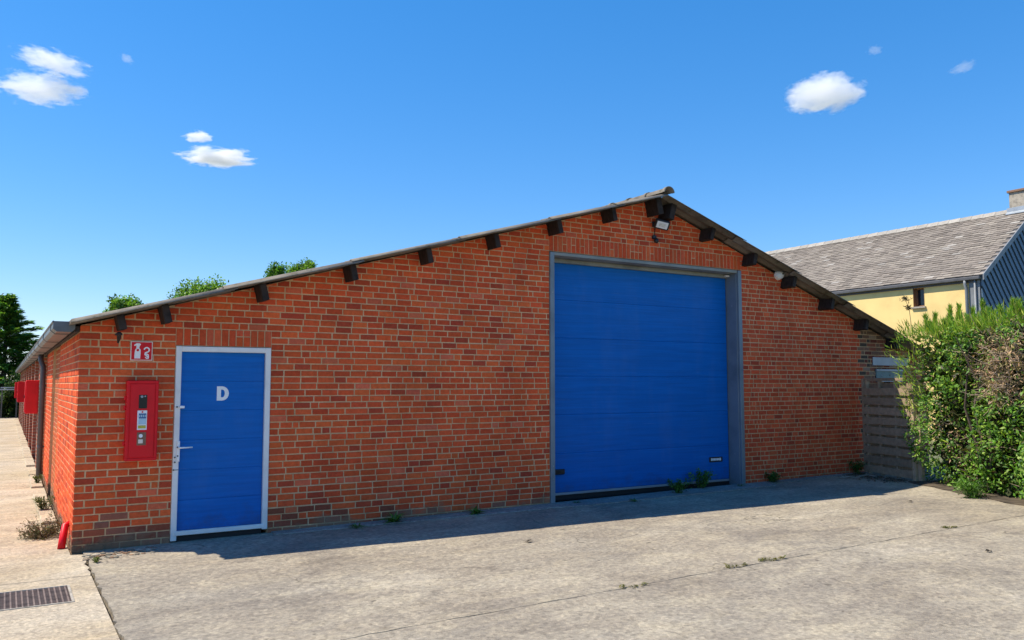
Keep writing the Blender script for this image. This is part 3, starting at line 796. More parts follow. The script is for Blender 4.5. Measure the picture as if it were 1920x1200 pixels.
b = MB(); b.tube([Mb @ Vector((.045,-.10,.0)), Mb @ Vector((.046,-.112,-.0))], .013, 8); b.build('sensor_eye', M['black'], bl)
tag(bl, 'white oval bulkhead lamp under the right roof slope', 'lamp')
# two plates above the fence
p1 = MB(); p1.bbox(12.68,13.75,-.012,.012,1.985,2.135,.004); p1 = tag(p1.build('metal_plate', M['plate']), 'plain grey metal strip fixed on the brick wall, upper of two above the fence', 'plate')
p2r = empty('metal_plate', (13.15,0,1.69))
b = MB(); b.bbox(-.39,.39,-.016,.010,0,.225,.004); b.build('panel', M['plate_green'], p2r)
b = MB(); b.bbox(-.40,.40,-.03,.008,.192,.228,.003); b.bbox(-.37,.37,-.034,.008,0,.05,.003); b.build('rail', M['plate'], p2r)
for x in (-.24,.0,.22):
    b = MB(); b.tube([(x,-.022,.12),(x,-.014,.12)], .012, 8); b.build('bolt', M['black'] if x == 0 else M['plate'], p2r)
tag(p2r, 'green grey framed metal plate on the brick wall, lower of two above the fence', 'plate')
# red pipe stub at the corner
b = MB(); b.tube([(.03,.42,.24),(-.035,.40,.21),(-.055,.34,.10),(-.07,.28,.0)], [.03,.034,.036,.037], 12); b = b.build('red_pipe', M['red'], None, True)
tag(b, 'short red plastic pipe stub leaning out of the wall corner', 'pipe')

# ------------------------------------------------------------------ fence panel
FA = Vector((12.30, -.06)); FB = Vector((11.93, -1.24)); fd = (FB-FA); FL = fd.length; fa = math.atan2(fd.y, fd.x)
fn = empty('fence_panel', (FA.x, FA.y, gz(12)), fa)
rw = random.Random(9)
def wood(): k = rw.uniform(.75,1.2); return tuple(q*k for q in (.36,.275,.185))
FH = 1.62
pitch = .166
for i in range(20):
    front = i % 2 == 0; z = .03 + (i//2)*pitch + (0 if front else pitch/2); sh = .122 if front else .12
    if z + sh > FH: continue
    m1 = MB(); seg = 8; v = []
    for j in range(seg+1):
        t = j/seg; x = .03+t*(FL-.06); off = -.046 if front else .034
        for dz, dy in ((0, -.006), (sh, -.006), (sh, .006), (0, .006)): v.append((x, off+dy+rw.uniform(-.0015,.0015), z+dz+.004*math.sin(t*6+i)+rw.uniform(-.001,.001)))
    f = [(j*4+k, j*4+(k+1) % 4, (j+1)*4+(k+1) % 4, (j+1)*4+k) for j in range(seg) for k in range(4)] + [(3,2,1,0), tuple(seg*4+k for k in range(4))]
    m1.add(v, f, wood()); m1.build('slat', M['fence'], fn)
for t in (.10,.36,.68):
    m1 = MB(); m1.bbox(t*FL-.018, t*FL+.018, -.039,.027, 0, FH, .002, tuple(q*1.1 for q in wood())); m1.build('batten', M['fence'], fn)
for x0, x1, y0, y1, z1, nm in ((FL-.04,FL+.035,-.04,.035,1.30,'post'), (FL+.045,FL+.12,.0,.07,1.05,'post'), (-.005,.045,-.03,.03,FH+.02,'post'), (.03,FL-.03,-.028,.028,None,'top_rail')):
    m1 = MB()
    if z1 is None: m1.bbox(x0, FL-.2, y0, y1, FH-.02, FH+.03, .004, wood())
    else: m1.bbox(x0, x1, y0, y1, -.03, z1, .004, tuple(q*1.35 for q in wood()))
    m1.build(nm, M['fence'], fn)
tag(fn, 'weathered grey woven timber fence panel between brick wall and hedge', 'fence')

# ------------------------------------------------------------------ foliage builders
def leaf_mesh(name, mtl, P, D, U, L, Wd, C, parent=None, bend=.25):
    """P base, D direction, U face normal, L length, Wd width, C colour: one folded leaf of 4 triangles each"""
    n = len(P); D = D/np.linalg.norm(D, axis=1)[:,None]
    S = np.cross(D, U); S /= (np.linalg.norm(S, axis=1)[:,None]+1e-9); Nn = np.cross(S, D)
    L = L[:,None]; Wd = Wd[:,None]
    tip = P + D*L - Nn*L*bend; mid = P + D*L*.5
    a = mid + S*Wd*.5 + Nn*Wd*.12; b_ = mid - S*Wd*.5 + Nn*Wd*.12
    V = np.stack([P, a, mid, b_, tip], 1).reshape(-1,3)
    base = (np.arange(n)*5)[:,None]
    F = np.stack([base+np.array([0,1,2]), base+np.array([0,2,3]), base+np.array([2,1,4]), base+np.array([3,2,4])], 1).reshape(-1,3)
    me = bpy.data.meshes.new(name); me.vertices.add(len(V)); me.vertices.foreach_set('co', V.astype(np.float32).ravel())
    me.loops.add(F.size); me.loops.foreach_set('vertex_index', F.astype(np.int32).ravel())
    me.polygons.add(len(F)); me.polygons.foreach_set('loop_start', np.arange(0, F.size, 3, dtype=np.int32)); me.polygons.foreach_set('loop_total', np.full(len(F), 3, dtype=np.int32))
    me.update(calc_edges=True)
    at = me.attributes.new('col', 'FLOAT_COLOR', 'FACE')
    at.data.foreach_set('color', np.repeat(np.concatenate([C, np.ones((n,1))], 1), 4, axis=0).astype(np.float32).ravel())
    return mk(name, me, mtl, parent)
def unit(n, rg=nrg):
    v = rg.normal(size=(n,3)); return v/np.linalg.norm(v, axis=1)[:,None]
def cols(n, palette, rg=nrg, jit=.22):
    pal = np.array(palette); c = pal[rg.integers(0, len(pal), n)]
    return np.clip(c*(1+rg.normal(0, jit, (n,1))), .003, 1)

# ------------------------------------------------------------------ hedge
hd = empty('hedge', (11.2, -2.6, 0))
H0 = np.array([11.85,-1.10]); H1 = np.array([9.3,-6.2]); hdir = (H1-H0)/np.linalg.norm(H1-H0); hn = np.array([hdir[1], -hdir[0]])   # hn points to the yard
if hn[0] > 0: hn = -hn
HL = np.linalg.norm(H1-H0); HT = 1.5
def hedge_pt(s, d, z): # s along, d behind the front face
    return np.stack([H0[0]+hdir[0]*s-hn[0]*d, H0[1]+hdir[1]*s-hn[1]*d, z], -1)
hl = np.array([11.2,-2.6,0])
rg = np.random.default_rng(21)
def lump(s, z): return .13*np.sin(2.3*s+1.1*z+.4)+.10*np.sin(4.7*s-2.9*z+1.3)+.07*np.sin(9.1*s+6.3*z)+.05*np.sin(15*s-11*z)
def htop(s): return 2.42+.12*np.clip((s-.6)/1.2, 0, 1)+.05*np.sin(1.9*s+.6)+.05*np.sin(5.3*s)
def undercut(s, z): return np.clip(.55-z, 0, 1)*.25*(np.sin(3*s)+1.2) + np.clip(1.35-z,0,2)*.42*np.clip(.75-s,0,1)
def face_pts(n, smin=.08, smax=HL, depth=.35):
    s = rg.uniform(smin, smax, n); z = rg.uniform(.03, 1, n)*htop(s); d = np.abs(rg.normal(0, depth*.6, n))
    d = d - lump(s, z) + undercut(s, z); return s, d, z
def patch(s, z): # what grows where: >0 dry, conifer mask
    dry = np.exp(-(((s-2.15)/.62)**2+((z-1.88)/.40)**2)) + .9*np.exp(-(((s-2.9)/.8)**2+((z-1.9)/.5)**2)) + .55*np.exp(-(((s-1.0)/.35)**2+((z-1.0)/.22)**2)) + .5*np.exp(-(((s-1.35)/.5)**2+((z-.6)/.2)**2))
    dry = dry + .18*np.sin(7*s+3*z)*np.sin(5*z-2*s)
    con = np.clip((z-htop(s)+.3)*3.2, 0, 1) + 1.1*np.exp(-(((s-.05)/.34)**2)) * (z > 1.15) + .5*np.sin(3.1*s+7.3*z)*np.sin(6*s-2.2*z)*(z > 1.2) - .25
    return dry, con
# broad glossy leaves
s, d, z = face_pts(30000); dry, con = patch(s, z)
keep = (rg.random(len(s)) > np.clip(dry*1.05, 0, .93)) & (rg.random(len(s)) > np.clip(con, 0, .8)); s, d, z = s[keep], d[keep], z[keep]
cl = np.sin(11*s+4*z)*np.sin(9*z-5*s+1)           # clumps
k2 = cl + rg.normal(0,.35,len(s)) > -.22; s, d, z, cl = s[k2], d[k2], z[k2], cl[k2]
n = len(s); P = hedge_pt(s, d, z)-hl
out = np.array([hn[0], hn[1], .25]); D = unit(n, rg)*.8 + out*.6 + np.array([0,0,-.15]); U = unit(n, rg)*.7 + np.array([hn[0]*.6, hn[1]*.6, .8])
young = (np.exp(-((s-1.55)/.4)**2-((z-.3)/.3)**2) + .6*np.exp(-((s-2.2)/.3)**2-((z-1.45)/.25)**2) + rg.normal(0,.16,n)) > .42
C = cols(n, [(.07,.18,.02),(.11,.26,.03),(.17,.33,.04),(.035,.09,.02),(.25,.38,.055)], rg)
C[young] = cols(int(young.sum()), [(.14,.30,.03),(.12,.27,.03),(.18,.32,.04)], rg)
leaf_mesh('broad_leaves', M['leaf'], P, D, U, rg.uniform(.045,.085,n), rg.uniform(.022,.04,n), C, hd)
# conifer sprays: long thin feathery sprigs
s, d, z = face_pts(26000, .0); dry, con = patch(s, z)
top = rg.random(len(s)) < .32; z[top] = htop(s[top])*rg.uniform(.93,1.03,int(top.sum())); d[top] = rg.uniform(-.1,HT,int(top.sum()))
dry, con = patch(s, z)
keep = (rg.random(len(s)) < np.clip(con*1.1+.12, .04, 1)) & ((rg.random(len(s)) > np.clip(dry, 0, .9)) | top); s, d, z, top = s[keep], d[keep], z[keep], top[keep]
n = len(s); P = hedge_pt(s, d, z)-hl
D = unit(n, rg)*.55 + np.array([hn[0]*.45, hn[1]*.45, .55]); D[top] += np.array([0,0,.9])
D[:, :2] -= hdir[None,:]*np.clip(.5-s,0,1)[:,None]*.35
U = unit(n, rg)
C = cols(n, [(.30,.44,.035),(.38,.48,.045),(.2,.36,.035),(.42,.46,.08),(.15,.30,.03)], rg)
leaf_mesh('conifer_sprays', M['leaf'], P, D, U, rg.uniform(.07,.19,n), rg.uniform(.008,.018,n), C, hd, .12)
# tall shoots above the clipped top
tw = []
def plume(s0, d0, z0, hgt, nn):
    t = rg.uniform(0, 1, nn); ang = rg.uniform(0, 2*np.pi, nn); lean = rg.normal(0,.12,2)
    w = .10*(1-t)**.8*hgt/.4
    base = hedge_pt(np.full(nn, s0)+np.cos(ang)*w*rg.random(nn)+lean[0]*t*hgt, np.full(nn, d0)+np.sin(ang)*w*rg.random(nn)+lean[1]*t*hgt, z0+t*hgt)-hl
    Dd = np.stack([np.cos(ang)*.35, np.sin(ang)*.35, np.full(nn, 1.0)], -1)+unit(nn, rg)*.25
    return base, Dd
PP, DD = [], []
for s0 in np.concatenate([rg.uniform(.0,HL,40), [1.05,1.1,1.2,1.0,1.55,1.65,1.75]]):
    hh = rg.uniform(.08,.20) if rg.random() < .8 else rg.uniform(.2,.32)
    if .95 < s0 < 1.25: hh = rg.uniform(.32,.46)
    a, b_ = plume(s0, rg.uniform(-.05,.9), htop(s0)-.06, hh, int(260*hh/.25)); PP.append(a); DD.append(b_)
P = np.concatenate(PP); D = np.concatenate(DD); n = len(P)
leaf_mesh('top_shoots', M['leaf'], P, D, unit(n, rg), rg.uniform(.06,.14,n), rg.uniform(.007,.014,n), cols(n, [(.24,.40,.035),(.32,.46,.05),(.17,.32,.035),(.30,.34,.08)], rg), hd, .08)
# dry patch: curled dead leaves and bare twigs
s, d, z = face_pts(26000, 0); dry, con = patch(s, z)
keep = rg.random(len(s)) < np.clip(dry*.95-.08, .012, .9); s, d, z = s[keep], d[keep]+.04, z[keep]; n = len(s)
P = hedge_pt(s, d, z)-hl; D = unit(n, rg)+np.array([hn[0]*.3, hn[1]*.3, -.1])
leaf_mesh('dead_leaves', M['dry'], P, D, unit(n, rg), rg.uniform(.03,.085,n), rg.uniform(.008,.026,n), cols(n, [(.46,.30,.18),(.52,.37,.25),(.36,.22,.13),(.30,.25,.1),(.42,.36,.17)], rg), hd, .35)
mb = MB()
for i in range(420):
    for _ in range(20):
        s0, z0 = rg.uniform(0,HL), rg.uniform(.1,2.4); dr, _c = patch(np.array(s0), np.array(z0))
        if rg.random() < dr: break
    p = hedge_pt(np.array(s0), np.array(.30-lump(s0,z0)+undercut(s0,z0)), np.array(z0))-hl
    dv = unit(1, rg)[0]*.7 + np.array([hn[0]*.8, hn[1]*.8, .35]); pts = [p]
    for k in range(3): dv = dv+unit(1, rg)[0]*.35; pts.append(pts[-1]+dv/np.linalg.norm(dv)*rg.uniform(.06,.16))
    k = rg.uniform(.6,1.2); mb.tube(pts, [.006,.005,.004,.002], 4, (.40*k,.31*k,.24*k), False)
tag(mb.build('twigs', M['twig'], hd), kind='stuff')
mb = MB()
for i in range(9):
    s0 = .3+i*.62; p = hedge_pt(np.array(s0), np.array(.55+.2*math.sin(i*2.1)), np.array(0.))-hl
    for j in range(3):
        q = p + np.array([rg.uniform(-.25,.25), rg.uniform(-.25,.25), 1.3]); r2 = q+np.array([rg.uniform(-.3,.3), rg.uniform(-.3,.3), 1.0])
        mb.tube([p-np.array([0,0,.12]), (p+q)/2+unit(1,rg)[0]*.05, q, r2], [.035,.028,.018,.006], 6)
mb.build('stems', M['bark'], hd)
# shaded inner leaf litter and branchwork so that the hedge is not see-through
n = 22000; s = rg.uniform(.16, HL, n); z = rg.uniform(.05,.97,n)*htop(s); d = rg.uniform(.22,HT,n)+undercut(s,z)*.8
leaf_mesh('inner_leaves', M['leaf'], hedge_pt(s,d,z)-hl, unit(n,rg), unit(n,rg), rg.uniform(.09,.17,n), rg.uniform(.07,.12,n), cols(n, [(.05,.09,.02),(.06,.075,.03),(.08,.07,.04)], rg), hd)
tag(hd, 'tall mixed hedge of conifer and broadleaf with a dead brown patch', 'hedge')
# soil strip below the hedge
sp = [tuple(H0 + hn*.12 + np.array([-.02,-.2]))]
front = jag_line(tuple(H0+hn*.10+hdir*.25), tuple(H1-hn*.02), 24, .06, 77)
o = slab('hedge_bed', dedupe(front + [tuple(H1-hn*2.2), tuple(H0-hn*2.2)]), .012, 'soil', None, .12); tag(o, kind='structure')

# ------------------------------------------------------------------ small plants
def blades(root_name, label, cat, loc, n, L, spread, w, pal, seed, up=1.0, group=None, mtl='leaf', radius=.02, bend=.35):
    r = np.random.default_rng(seed); a = r.uniform(0, 2*np.pi, n); rr = r.uniform(0, radius, n)
    P = np.stack([np.cos(a)*rr, np.sin(a)*rr, np.zeros(n)], -1)
    el = r.uniform(.15, 1, n)*up
    D = np.stack([np.cos(a)*spread, np.sin(a)*spread, el], -1)+unit(n, r)*.2; D[:,2] = np.abs(D[:,2])+.05
    U = np.tile(np.array([0,0,1.]), (n,1))+unit(n, r)*.3
    o = leaf_mesh(root_name, M[mtl], P, D, U, L*r.uniform(.5,1.1,n), w*r.uniform(.6,1.2,n), cols(n, pal, r), None, bend)
    o.location = loc; return tag(o, label, cat, group)
GR = [(.08,.19,.03),(.11,.25,.035),(.06,.14,.025)]
def G(x, y): return (x, y, gz(x)+.004)
def bush(name, label, cat, loc, r, h, n, ll, lw, pal, seed, group=None):
    """small leafy clump: stems and leaves"""
    q = np.random.default_rng(seed); root = empty(name, loc)
    mb = MB(); PP = []
    for i in range(9):
        a = q.uniform(0, 2*np.pi); e = q.uniform(.2,1)
        pts = [np.array([np.cos(a)*r*.12, np.sin(a)*r*.12, -.01]), np.array([np.cos(a)*r*.5*e, np.sin(a)*r*.5*e, h*.5]), np.array([np.cos(a)*r*e, np.sin(a)*r*e, h*q.uniform(.7,1)])]
        mb.tube(pts, [.004,.003,.0015], 4, (.07,.10,.03))
        t = q.uniform(.15,1,n//9)[:,None]; PP.append(np.where(t < .5, pts[0]+(pts[1]-pts[0])*t*2, pts[1]+(pts[2]-pts[1])*(t*2-1))+q.normal(0,r*.09,(n//9,3)))
    mb.build('stems', M['twig'], root)
    P = np.concatenate(PP); P[:,2] = np.maximum(P[:,2], .004); m = len(P); D = unit(m, q)*.7+np.array([0,0,.45])
    leaf_mesh('leaves', M['leaf'], P, D, unit(m, q)*.5+np.array([0,0,1]), ll*q.uniform(.6,1.2,m), lw*q.uniform(.6,1.2,m), cols(m, pal, q), root)
    return tag(root, label, cat, group)
blades('weed', 'spiky green weed at the wall foot, midway between the two blue doors', 'weed', G(3.33,-.20), 46, .19, .55, .028, GR, 1)
blades('weed', 'low spreading weed at the wall foot, just before the large door frame', 'weed', G(4.42,-.19), 36, .15, .8, .026, GR, 2)
blades('weed', 'thin strip of grass in the seam near the spiky weed', 'weed', G(2.85,-.25), 44, .08, .9, .016, GR, 3, radius=.07)
bush('weed', 'lower of two leafy weeds in front of the blue sectional door', 'weed', G(7.78,-.20), .22, .19, 520, .05, .018, GR, 4)
bush('weed', 'taller of two leafy weeds in front of the blue sectional door', 'weed', G(8.42,-.02), .21, .28, 640, .052, .02, [(.09,.2,.03),(.13,.28,.04),(.07,.16,.025)], 5)
blades('weed', 'tiny weed on the concrete before the sectional door, left of the leafy pair', 'weed', G(6.72,-.46), 22, .08, .7, .02, GR, 6)
blades('weed', 'tiny dark weed right beside the foot of the left steel jamb', 'weed', G(5.98,-.16), 18, .07, .9, .018, GR, 7)
blades('weed', 'tiny weed at the foot of the right steel jamb', 'weed', G(9.1,-.16), 18, .09, .9, .02, GR, 14)
bush('weed', 'dark leafy weed at the wall foot just right of the sectional door', 'weed', G(9.86,-.14), .2, .16, 300, .05, .022, [(.05,.12,.02),(.07,.15,.025)], 8)
bush('weed', 'dark leafy weed in the corner where fence meets wall', 'weed', G(11.95,-.15), .2, .22, 320, .05, .022, [(.05,.13,.02),(.07,.15,.025)], 9)
for lb, x, y, n, rad, sd in (('longest tuft of dry yellow green grass in the yard joint', 5.40,-3.96,90,.15,31), ('smaller grass tuft in the yard joint beside the longest tuft', 4.93,-3.97,50,.12,32), ('olive moss clump on the yard joint towards the hedge', 8.30,-3.92,70,.09,33), ('faint line of moss in the yard joint, last before it fades', 3.72,-4.02,34,.13,34)):
    q = np.random.default_rng(sd)
    o = blades('grass_tuft', lb, 'grass', G(x, y), n, .05, .8, .012, [(.13,.13,.02),(.17,.15,.035),(.09,.11,.02)], sd, .8, radius=.02)
    me = o.data; nv = len(me.vertices); co = np.empty(nv*3, np.float32); me.vertices.foreach_get('co', co); co = co.reshape(-1,5,3)
    co += np.stack([q.uniform(-rad, rad, nv//5), q.normal(0,.015, nv//5), np.zeros(nv//5)], -1)[:,None,:]; me.vertices.foreach_set('co', co.ravel()); me.update()
bush('weed', 'yellow green weed on the broken edge between path and yard', 'weed', (.17,-.62,0), .06, .05, 80, .025, .012, [(.16,.17,.02),(.12,.14,.02)], 15)
bush('weed', 'pale weed at the downpipe foot on the side wall', 'weed', (-.10,6.5,0), .10, .16, 160, .05, .02, [(.13,.15,.03),(.09,.12,.03)], 16)
bush('weed', 'scruffy weed against the side wall, behind the dead shrub', 'weed', (-.11,3.2,0), .16, .2, 260, .06, .02, [(.10,.12,.03),(.14,.13,.05),(.07,.09,.02)], 17)
bush('weed', 'low bright green plant at the foot of the hedge', 'plant', (10.78,-2.82,.03), .36, .30, 900, .05, .018, [(.07,.17,.02),(.10,.22,.03),(.05,.12,.02)], 18)
# dead shrub by the corner
ds = empty('dead_shrub', (-.20,1.12,0)); q = np.random.default_rng(44); mb = MB(); tips = []
for i in range(95):
    a = q.uniform(0, 2*np.pi); dv = np.array([np.cos(a)*.9, np.sin(a)*.9, q.uniform(.25,1.2)]); p = np.array([0,0,-.01])+np.array([np.cos(a),np.sin(a),0])*.02; pts = [p]
    for k in range(4): dv = dv+unit(1, q)[0]*.4; dv[2] -= .15*k*.5; pts.append(np.maximum(pts[-1]+dv/np.linalg.norm(dv)*q.uniform(.035,.075), [-9,-9,.004]))
    for pp in pts: pp[0] = min(pp[0], .17)
    tips += pts[2:]; k = q.uniform(.6,1.2); mb.tube(pts, [.004,.0035,.003,.002,.0012], 4, (.17*k,.12*k,.075*k), False)
tag(mb.build('twigs', M['twig'], ds), kind='stuff')
P = np.array(tips); P = np.repeat(P, 5, 0)+q.normal(0,.014,(len(P)*5,3)); n = len(P); P[:,2] = np.abs(P[:,2])
leaf_mesh('dry_leaves', M['dry'], P, unit(n,q), unit(n,q), q.uniform(.015,.04,n), q.uniform(.006,.014,n), cols(n, [(.17,.12,.06),(.12,.12,.04),(.22,.16,.09),(.08,.10,.03)], q), ds)
tag(ds, 'dead brown twiggy shrub on the path beside the side wall', 'shrub')
# tall seed stalk over the hedge
st = empty('seed_stalk', (13.13,-.55,.05)); mb = MB()
mb.tube([(0,0,-.02),(.02,.02,1.2),(-.02,.03,2.4),(-.05,.06,2.92),(-.10,.10,3.12)], [.012,.010,.006,.005,.004], 5, (.2,.17,.08)); mb.build('stem', M['twig'], st)
q = np.random.default_rng(5); n = 130
P = np.concatenate([np.array([-.06,.07,2.96])+q.normal(0,.022,(n//2,3)), np.array([-.105,.10,3.12])+q.normal(0,1,(n//2,3))*np.array([.05,.03,.02])])
tag(leaf_mesh('seed_head', M['dry'], P, unit(n,q)+np.array([0,0,.3]), unit(n,q), q.uniform(.03,.07,n), q.uniform(.012,.02,n), cols(n, [(.06,.05,.025),(.10,.08,.035)], q), st), kind='stuff')
tag(st, 'dark seed head on a tall thin stalk in front of the yellow wall', 'plant')

# debris by the fence
q = random.Random(8)
for i, (x, y, L, a, lb) in enumerate(((11.55,-.42,.55,.3,'longest pale dry branch on the ground before the fence'), (11.80,-.62,.42,1.2,'pale dry stick lying nearest the fence slats'), (11.2,-.34,.36,-.1,'short pale stick on the ground towards the brick wall'), (11.62,-.85,.34,.7,'short pale stick beside the fence post foot'))):
    mb = MB(); pts = [(0,0,.012)]
    for k in range(4): a += q.uniform(-.4,.4); pts.append((pts[-1][0]+math.cos(a)*L/4, pts[-1][1]+math.sin(a)*L/4, .012+.02*q.random()*(k % 2)))
    mb.tube(pts, [.012,.014,.011,.009,.005], 6, (.30,.265,.22)); mb.tube([pts[2], (pts[2][0]+.06, pts[2][1]+.10, .03)], [.008,.003], 5, (.28,.25,.2))
    o = mb.build('branch', M['twig']); o.location = (x, y, gz(x)); tag(o, lb, 'branch')
n = 900; q2 = np.random.default_rng(6); t = q2.random(n); 
P = np.stack([12.15-.35*t-np.abs(q2.normal(0,.28,n)), -.1-1.1*t+q2.normal(0,.06,n), np.full(n,.11)], -1)
o = leaf_mesh('leaf_litter', M['dry'], P, unit(n,q2)*np.array([1,1,.15]), np.tile(np.array([0,0,1.]),(n,1))+unit(n,q2)*.4, q2.uniform(.03,.07,n), q2.uniform(.012,.03,n), cols(n, [(.14,.11,.08),(.2,.17,.13),(.09,.07,.05),(.26,.23,.18)], q2))
tag(o, 'brown leaf litter gathered at the fence foot', 'litter', kind='stuff')
# scattered dark leaves on the yard
for i, (x, y, lb) in enumerate(((7.35,-4.85,'single dark curled leaf alone on the yard towards the hedge side'), (9.7,-2.6,'dark dead leaf on the yard near the hedge foot'), (4.05,-2.05,'small dark dead leaf on the sunlit yard below the wall shadow'), (1.15,-5.0,'dark dead leaf lying on the front yard slab'))):
    q3 = np.random.default_rng(70+i)
    o = leaf_mesh('dead_leaf', M['dry'], np.zeros((3,3))+q3.normal(0,.01,(3,3))*[1,1,0]+[0,0,.008], np.array([[1,.2,.1],[.9,-.1,.25],[.8,.5,.15]]), np.tile([0,0,1.],(3,1)), np.array([.10,.08,.06]), np.array([.035,.03,.025]), np.full((3,3),.02)*[1.4,1,.7], None, .2)
    o.location = G(x, y); o.rotation_euler.z = i*1.3; tag(o, lb, 'leaf')
# broken mortar and stones at the corner
rs_ = random.Random(12)
n = 0; mb = MB()
for i in range(70):
    x = rs_.uniform(.08,.75); y = rs_.uniform(-.55,-.22) + (x-.1)*.18; r = rs_.uniform(.008,.03)
    b0 = len(mb.v); bm = bmesh.new(); bmesh.ops.create_icosphere(bm, subdivisions=1, radius=r)
    k = rs_.uniform(.7,1.2); c = rs_.choice([(.33,.25,.17),(.38,.33,.25),(.28,.17,.10),(.22,.19,.14)])
    bm.verts.index_update()
    mb.add([(x+v.co.x*1.3+rs_.uniform(-.3,.3)*r, y+v.co.y, .004+max(v.co.z*.6, -.006)) for v in bm.verts], [[v.index for v in f.verts] for f in bm.faces], tuple(q_*k for q_ in c)); bm.free()
tag(mb.build('rubble', M['twig']), 'crumbled stone and mortar bits on the yard by the corner', 'rubble', kind='stuff')

# ------------------------------------------------------------------ yellow house
HX, HY, EZ, HRX, HRZ = 24.42, 4.43, 5.0, 27.6, 7.353; HYE = 17.0
HS = (HRZ-EZ)/(HRX-HX)
yh = empty('yellow_house', (HX, HY, 0))
tag(yh, 'yellow rendered house with grey slate roof behind the hedge', 'house')
def hb(mb): return rel(yh, mb)
# long wall with a real window opening
WY0, WY1, WZ0, WZ1 = 6.24, 6.62, 4.14, 4.745
m1 = MB()
for y0, y1, z0, z1 in ((HY+.35,WY0,0,EZ-.12),(WY1,HYE,0,EZ-.12),(WY0,WY1,0,WZ0),(WY0,WY1,WZ1,EZ-.12)): m1.box(HX, HX+.3, y0, y1, z0-.12 if z0 == 0 else z0, z1)
hwall = hb(m1).build('wall', M['yellow'], yh)
m1 = MB(); m1.box(HX+.2,HX+.24,WY0,WY1,WZ0,WZ1); win = hb(m1).build('window', M['pane'], hwall)
m1 = MB()
for a in ((WY0,WY0+.045,WZ0,WZ1),(WY1-.045,WY1,WZ0,WZ1),(WY0+.045,WY1-.045,WZ1-.05,WZ1),(WY0+.045,WY1-.045,WZ0,WZ0+.045)): m1.box(HX+.16,HX+.205,*a)
hb(m1).build('window_frame', M['brown'], hwall)
m1 = MB(); m1.box(HX-.008,HX+.16,WY0-.0,WY0+.006,WZ0,WZ1); m1.box(HX-.004,HX+.16,WY1-.006,WY1,WZ0,WZ1); hb(m1).build('window_reveal', M['brown'], hwall)
m1 = MB(); m1.bbox(HX-.07,HX+.17,WY0-.05,WY1+.05,WZ0-.06,WZ0-.002,.006); hb(m1).build('window_sill', M['stone'], hwall)
m1 = MB(); m1.box(HX-.02,HX+.32,HY+.02,HY+.348,-.12,EZ-.14); hb(m1).build('corner_pier', M['verge'], yh)
m1 = MB(); m1.box(HX+.32, 2*HRX-HX, HYE-.3, HYE, -.12, EZ-.1); m1.box(2*HRX-HX-.3, 2*HRX-HX, HY+.1, HYE-.31, -.12, EZ-.1); hb(m1).build('rear_wall', M['yellow'], yh)
# gable: backing and diagonal boards
fxh = lambda a, b_, d: (a, d, b_)
m1 = MB(); m1.prism([(HX+.01,-.12),(2*HRX-HX-.01,-.12),(2*HRX-HX-.01,EZ-.05),(HRX,HRZ-.1),(HX+.01,EZ-.05)], fxh, HY+.0, HY+.09); gab = hb(m1).build('gable', M['rubber'], yh)
ang = math.atan2(-1.25, 1.0); dvec = np.array([math.cos(ang), math.sin(ang)]); nvec = np.array([-dvec[1], dvec[0]])
bw = .225; c0 = np.array([HX, EZ])
lim = [(-1,0,2*HRX-HX-.01),(1,0,-(HX+.012)),(0,1,-1.0),(HS,-1,EZ-.05-HX*HS),(-HS,-1,EZ-.05+(2*HRX-HX)*HS)]
for i in range(-26, 40):
    p0 = c0 + nvec*bw*i; q_ = []
    for t, w in ((-12,0),(12,0),(12,bw-.045),(-12,bw-.045)): q_.append(tuple(p0+dvec*t+nvec*w))
    for a, b_, c in lim:
        if len(q_) > 2: q_ = clip(q_, a, b_, c)
    if len(q_) > 2 and area(q_) > .01:
        m1 = MB()
        n_ = len(q_)
        cx = np.mean(np.array(q_), 0)
        v = []
        for (x, z) in q_:
            w = ((x-p0[0])*nvec[0]+(z-p0[1])*nvec[1])/bw; v.append((x, HY-.045+.03*w, z))
        v += [(x, HY+.004, z) for x, z in q_]
        m1.add(v, [tuple(range(n_))] + [(j, j+n_, (j+1) % n_+n_, (j+1) % n_) for j in range(n_)]); hb(m1).build('cladding_board', M['cladding'], gab)
# roof: every slate is its own piece of geometry
hroof = MB()
for sgn in (1, -1):
    xe = HX-.06 if sgn == 1 else 2*HRX-HX+.06
    ze = EZ-.06*HS
    v = [(xe, HY-.10, ze), (xe, HYE+.1, ze), (HRX, HYE+.1, HRZ), (HRX, HY-.10, HRZ)]
    hroof.add(v + [(x, y, z-.09) for x, y, z in v], [(0,1,2,3) if sgn < 0 else (3,2,1,0), (4,5,6,7), (0,4,5,1), (0,3,7,4), (1,5,6,2)])
hroof = hb(hroof).build('roof', M['downpipe'], yh)
nx_, nz_ = -HS/math.hypot(1,HS), 1/math.hypot(1,HS)
slen = math.hypot(HRX-HX+.09, (HRX-HX+.09)*HS); sx_, sz_ = 1/math.hypot(1,HS), HS/math.hypot(1,HS)
nrow = 30; exposure_ = slen/nrow; tile_w = .30
slates = []; rt = random.Random(17)
for r_ in range(nrow):
    y = HY-.13 + (tile_w/2 if r_ % 2 else 0) - .0
    while y < HYE+.05:
        slates.append((r_, y, min(y+tile_w-.006, HYE+.1))); y += tile_w
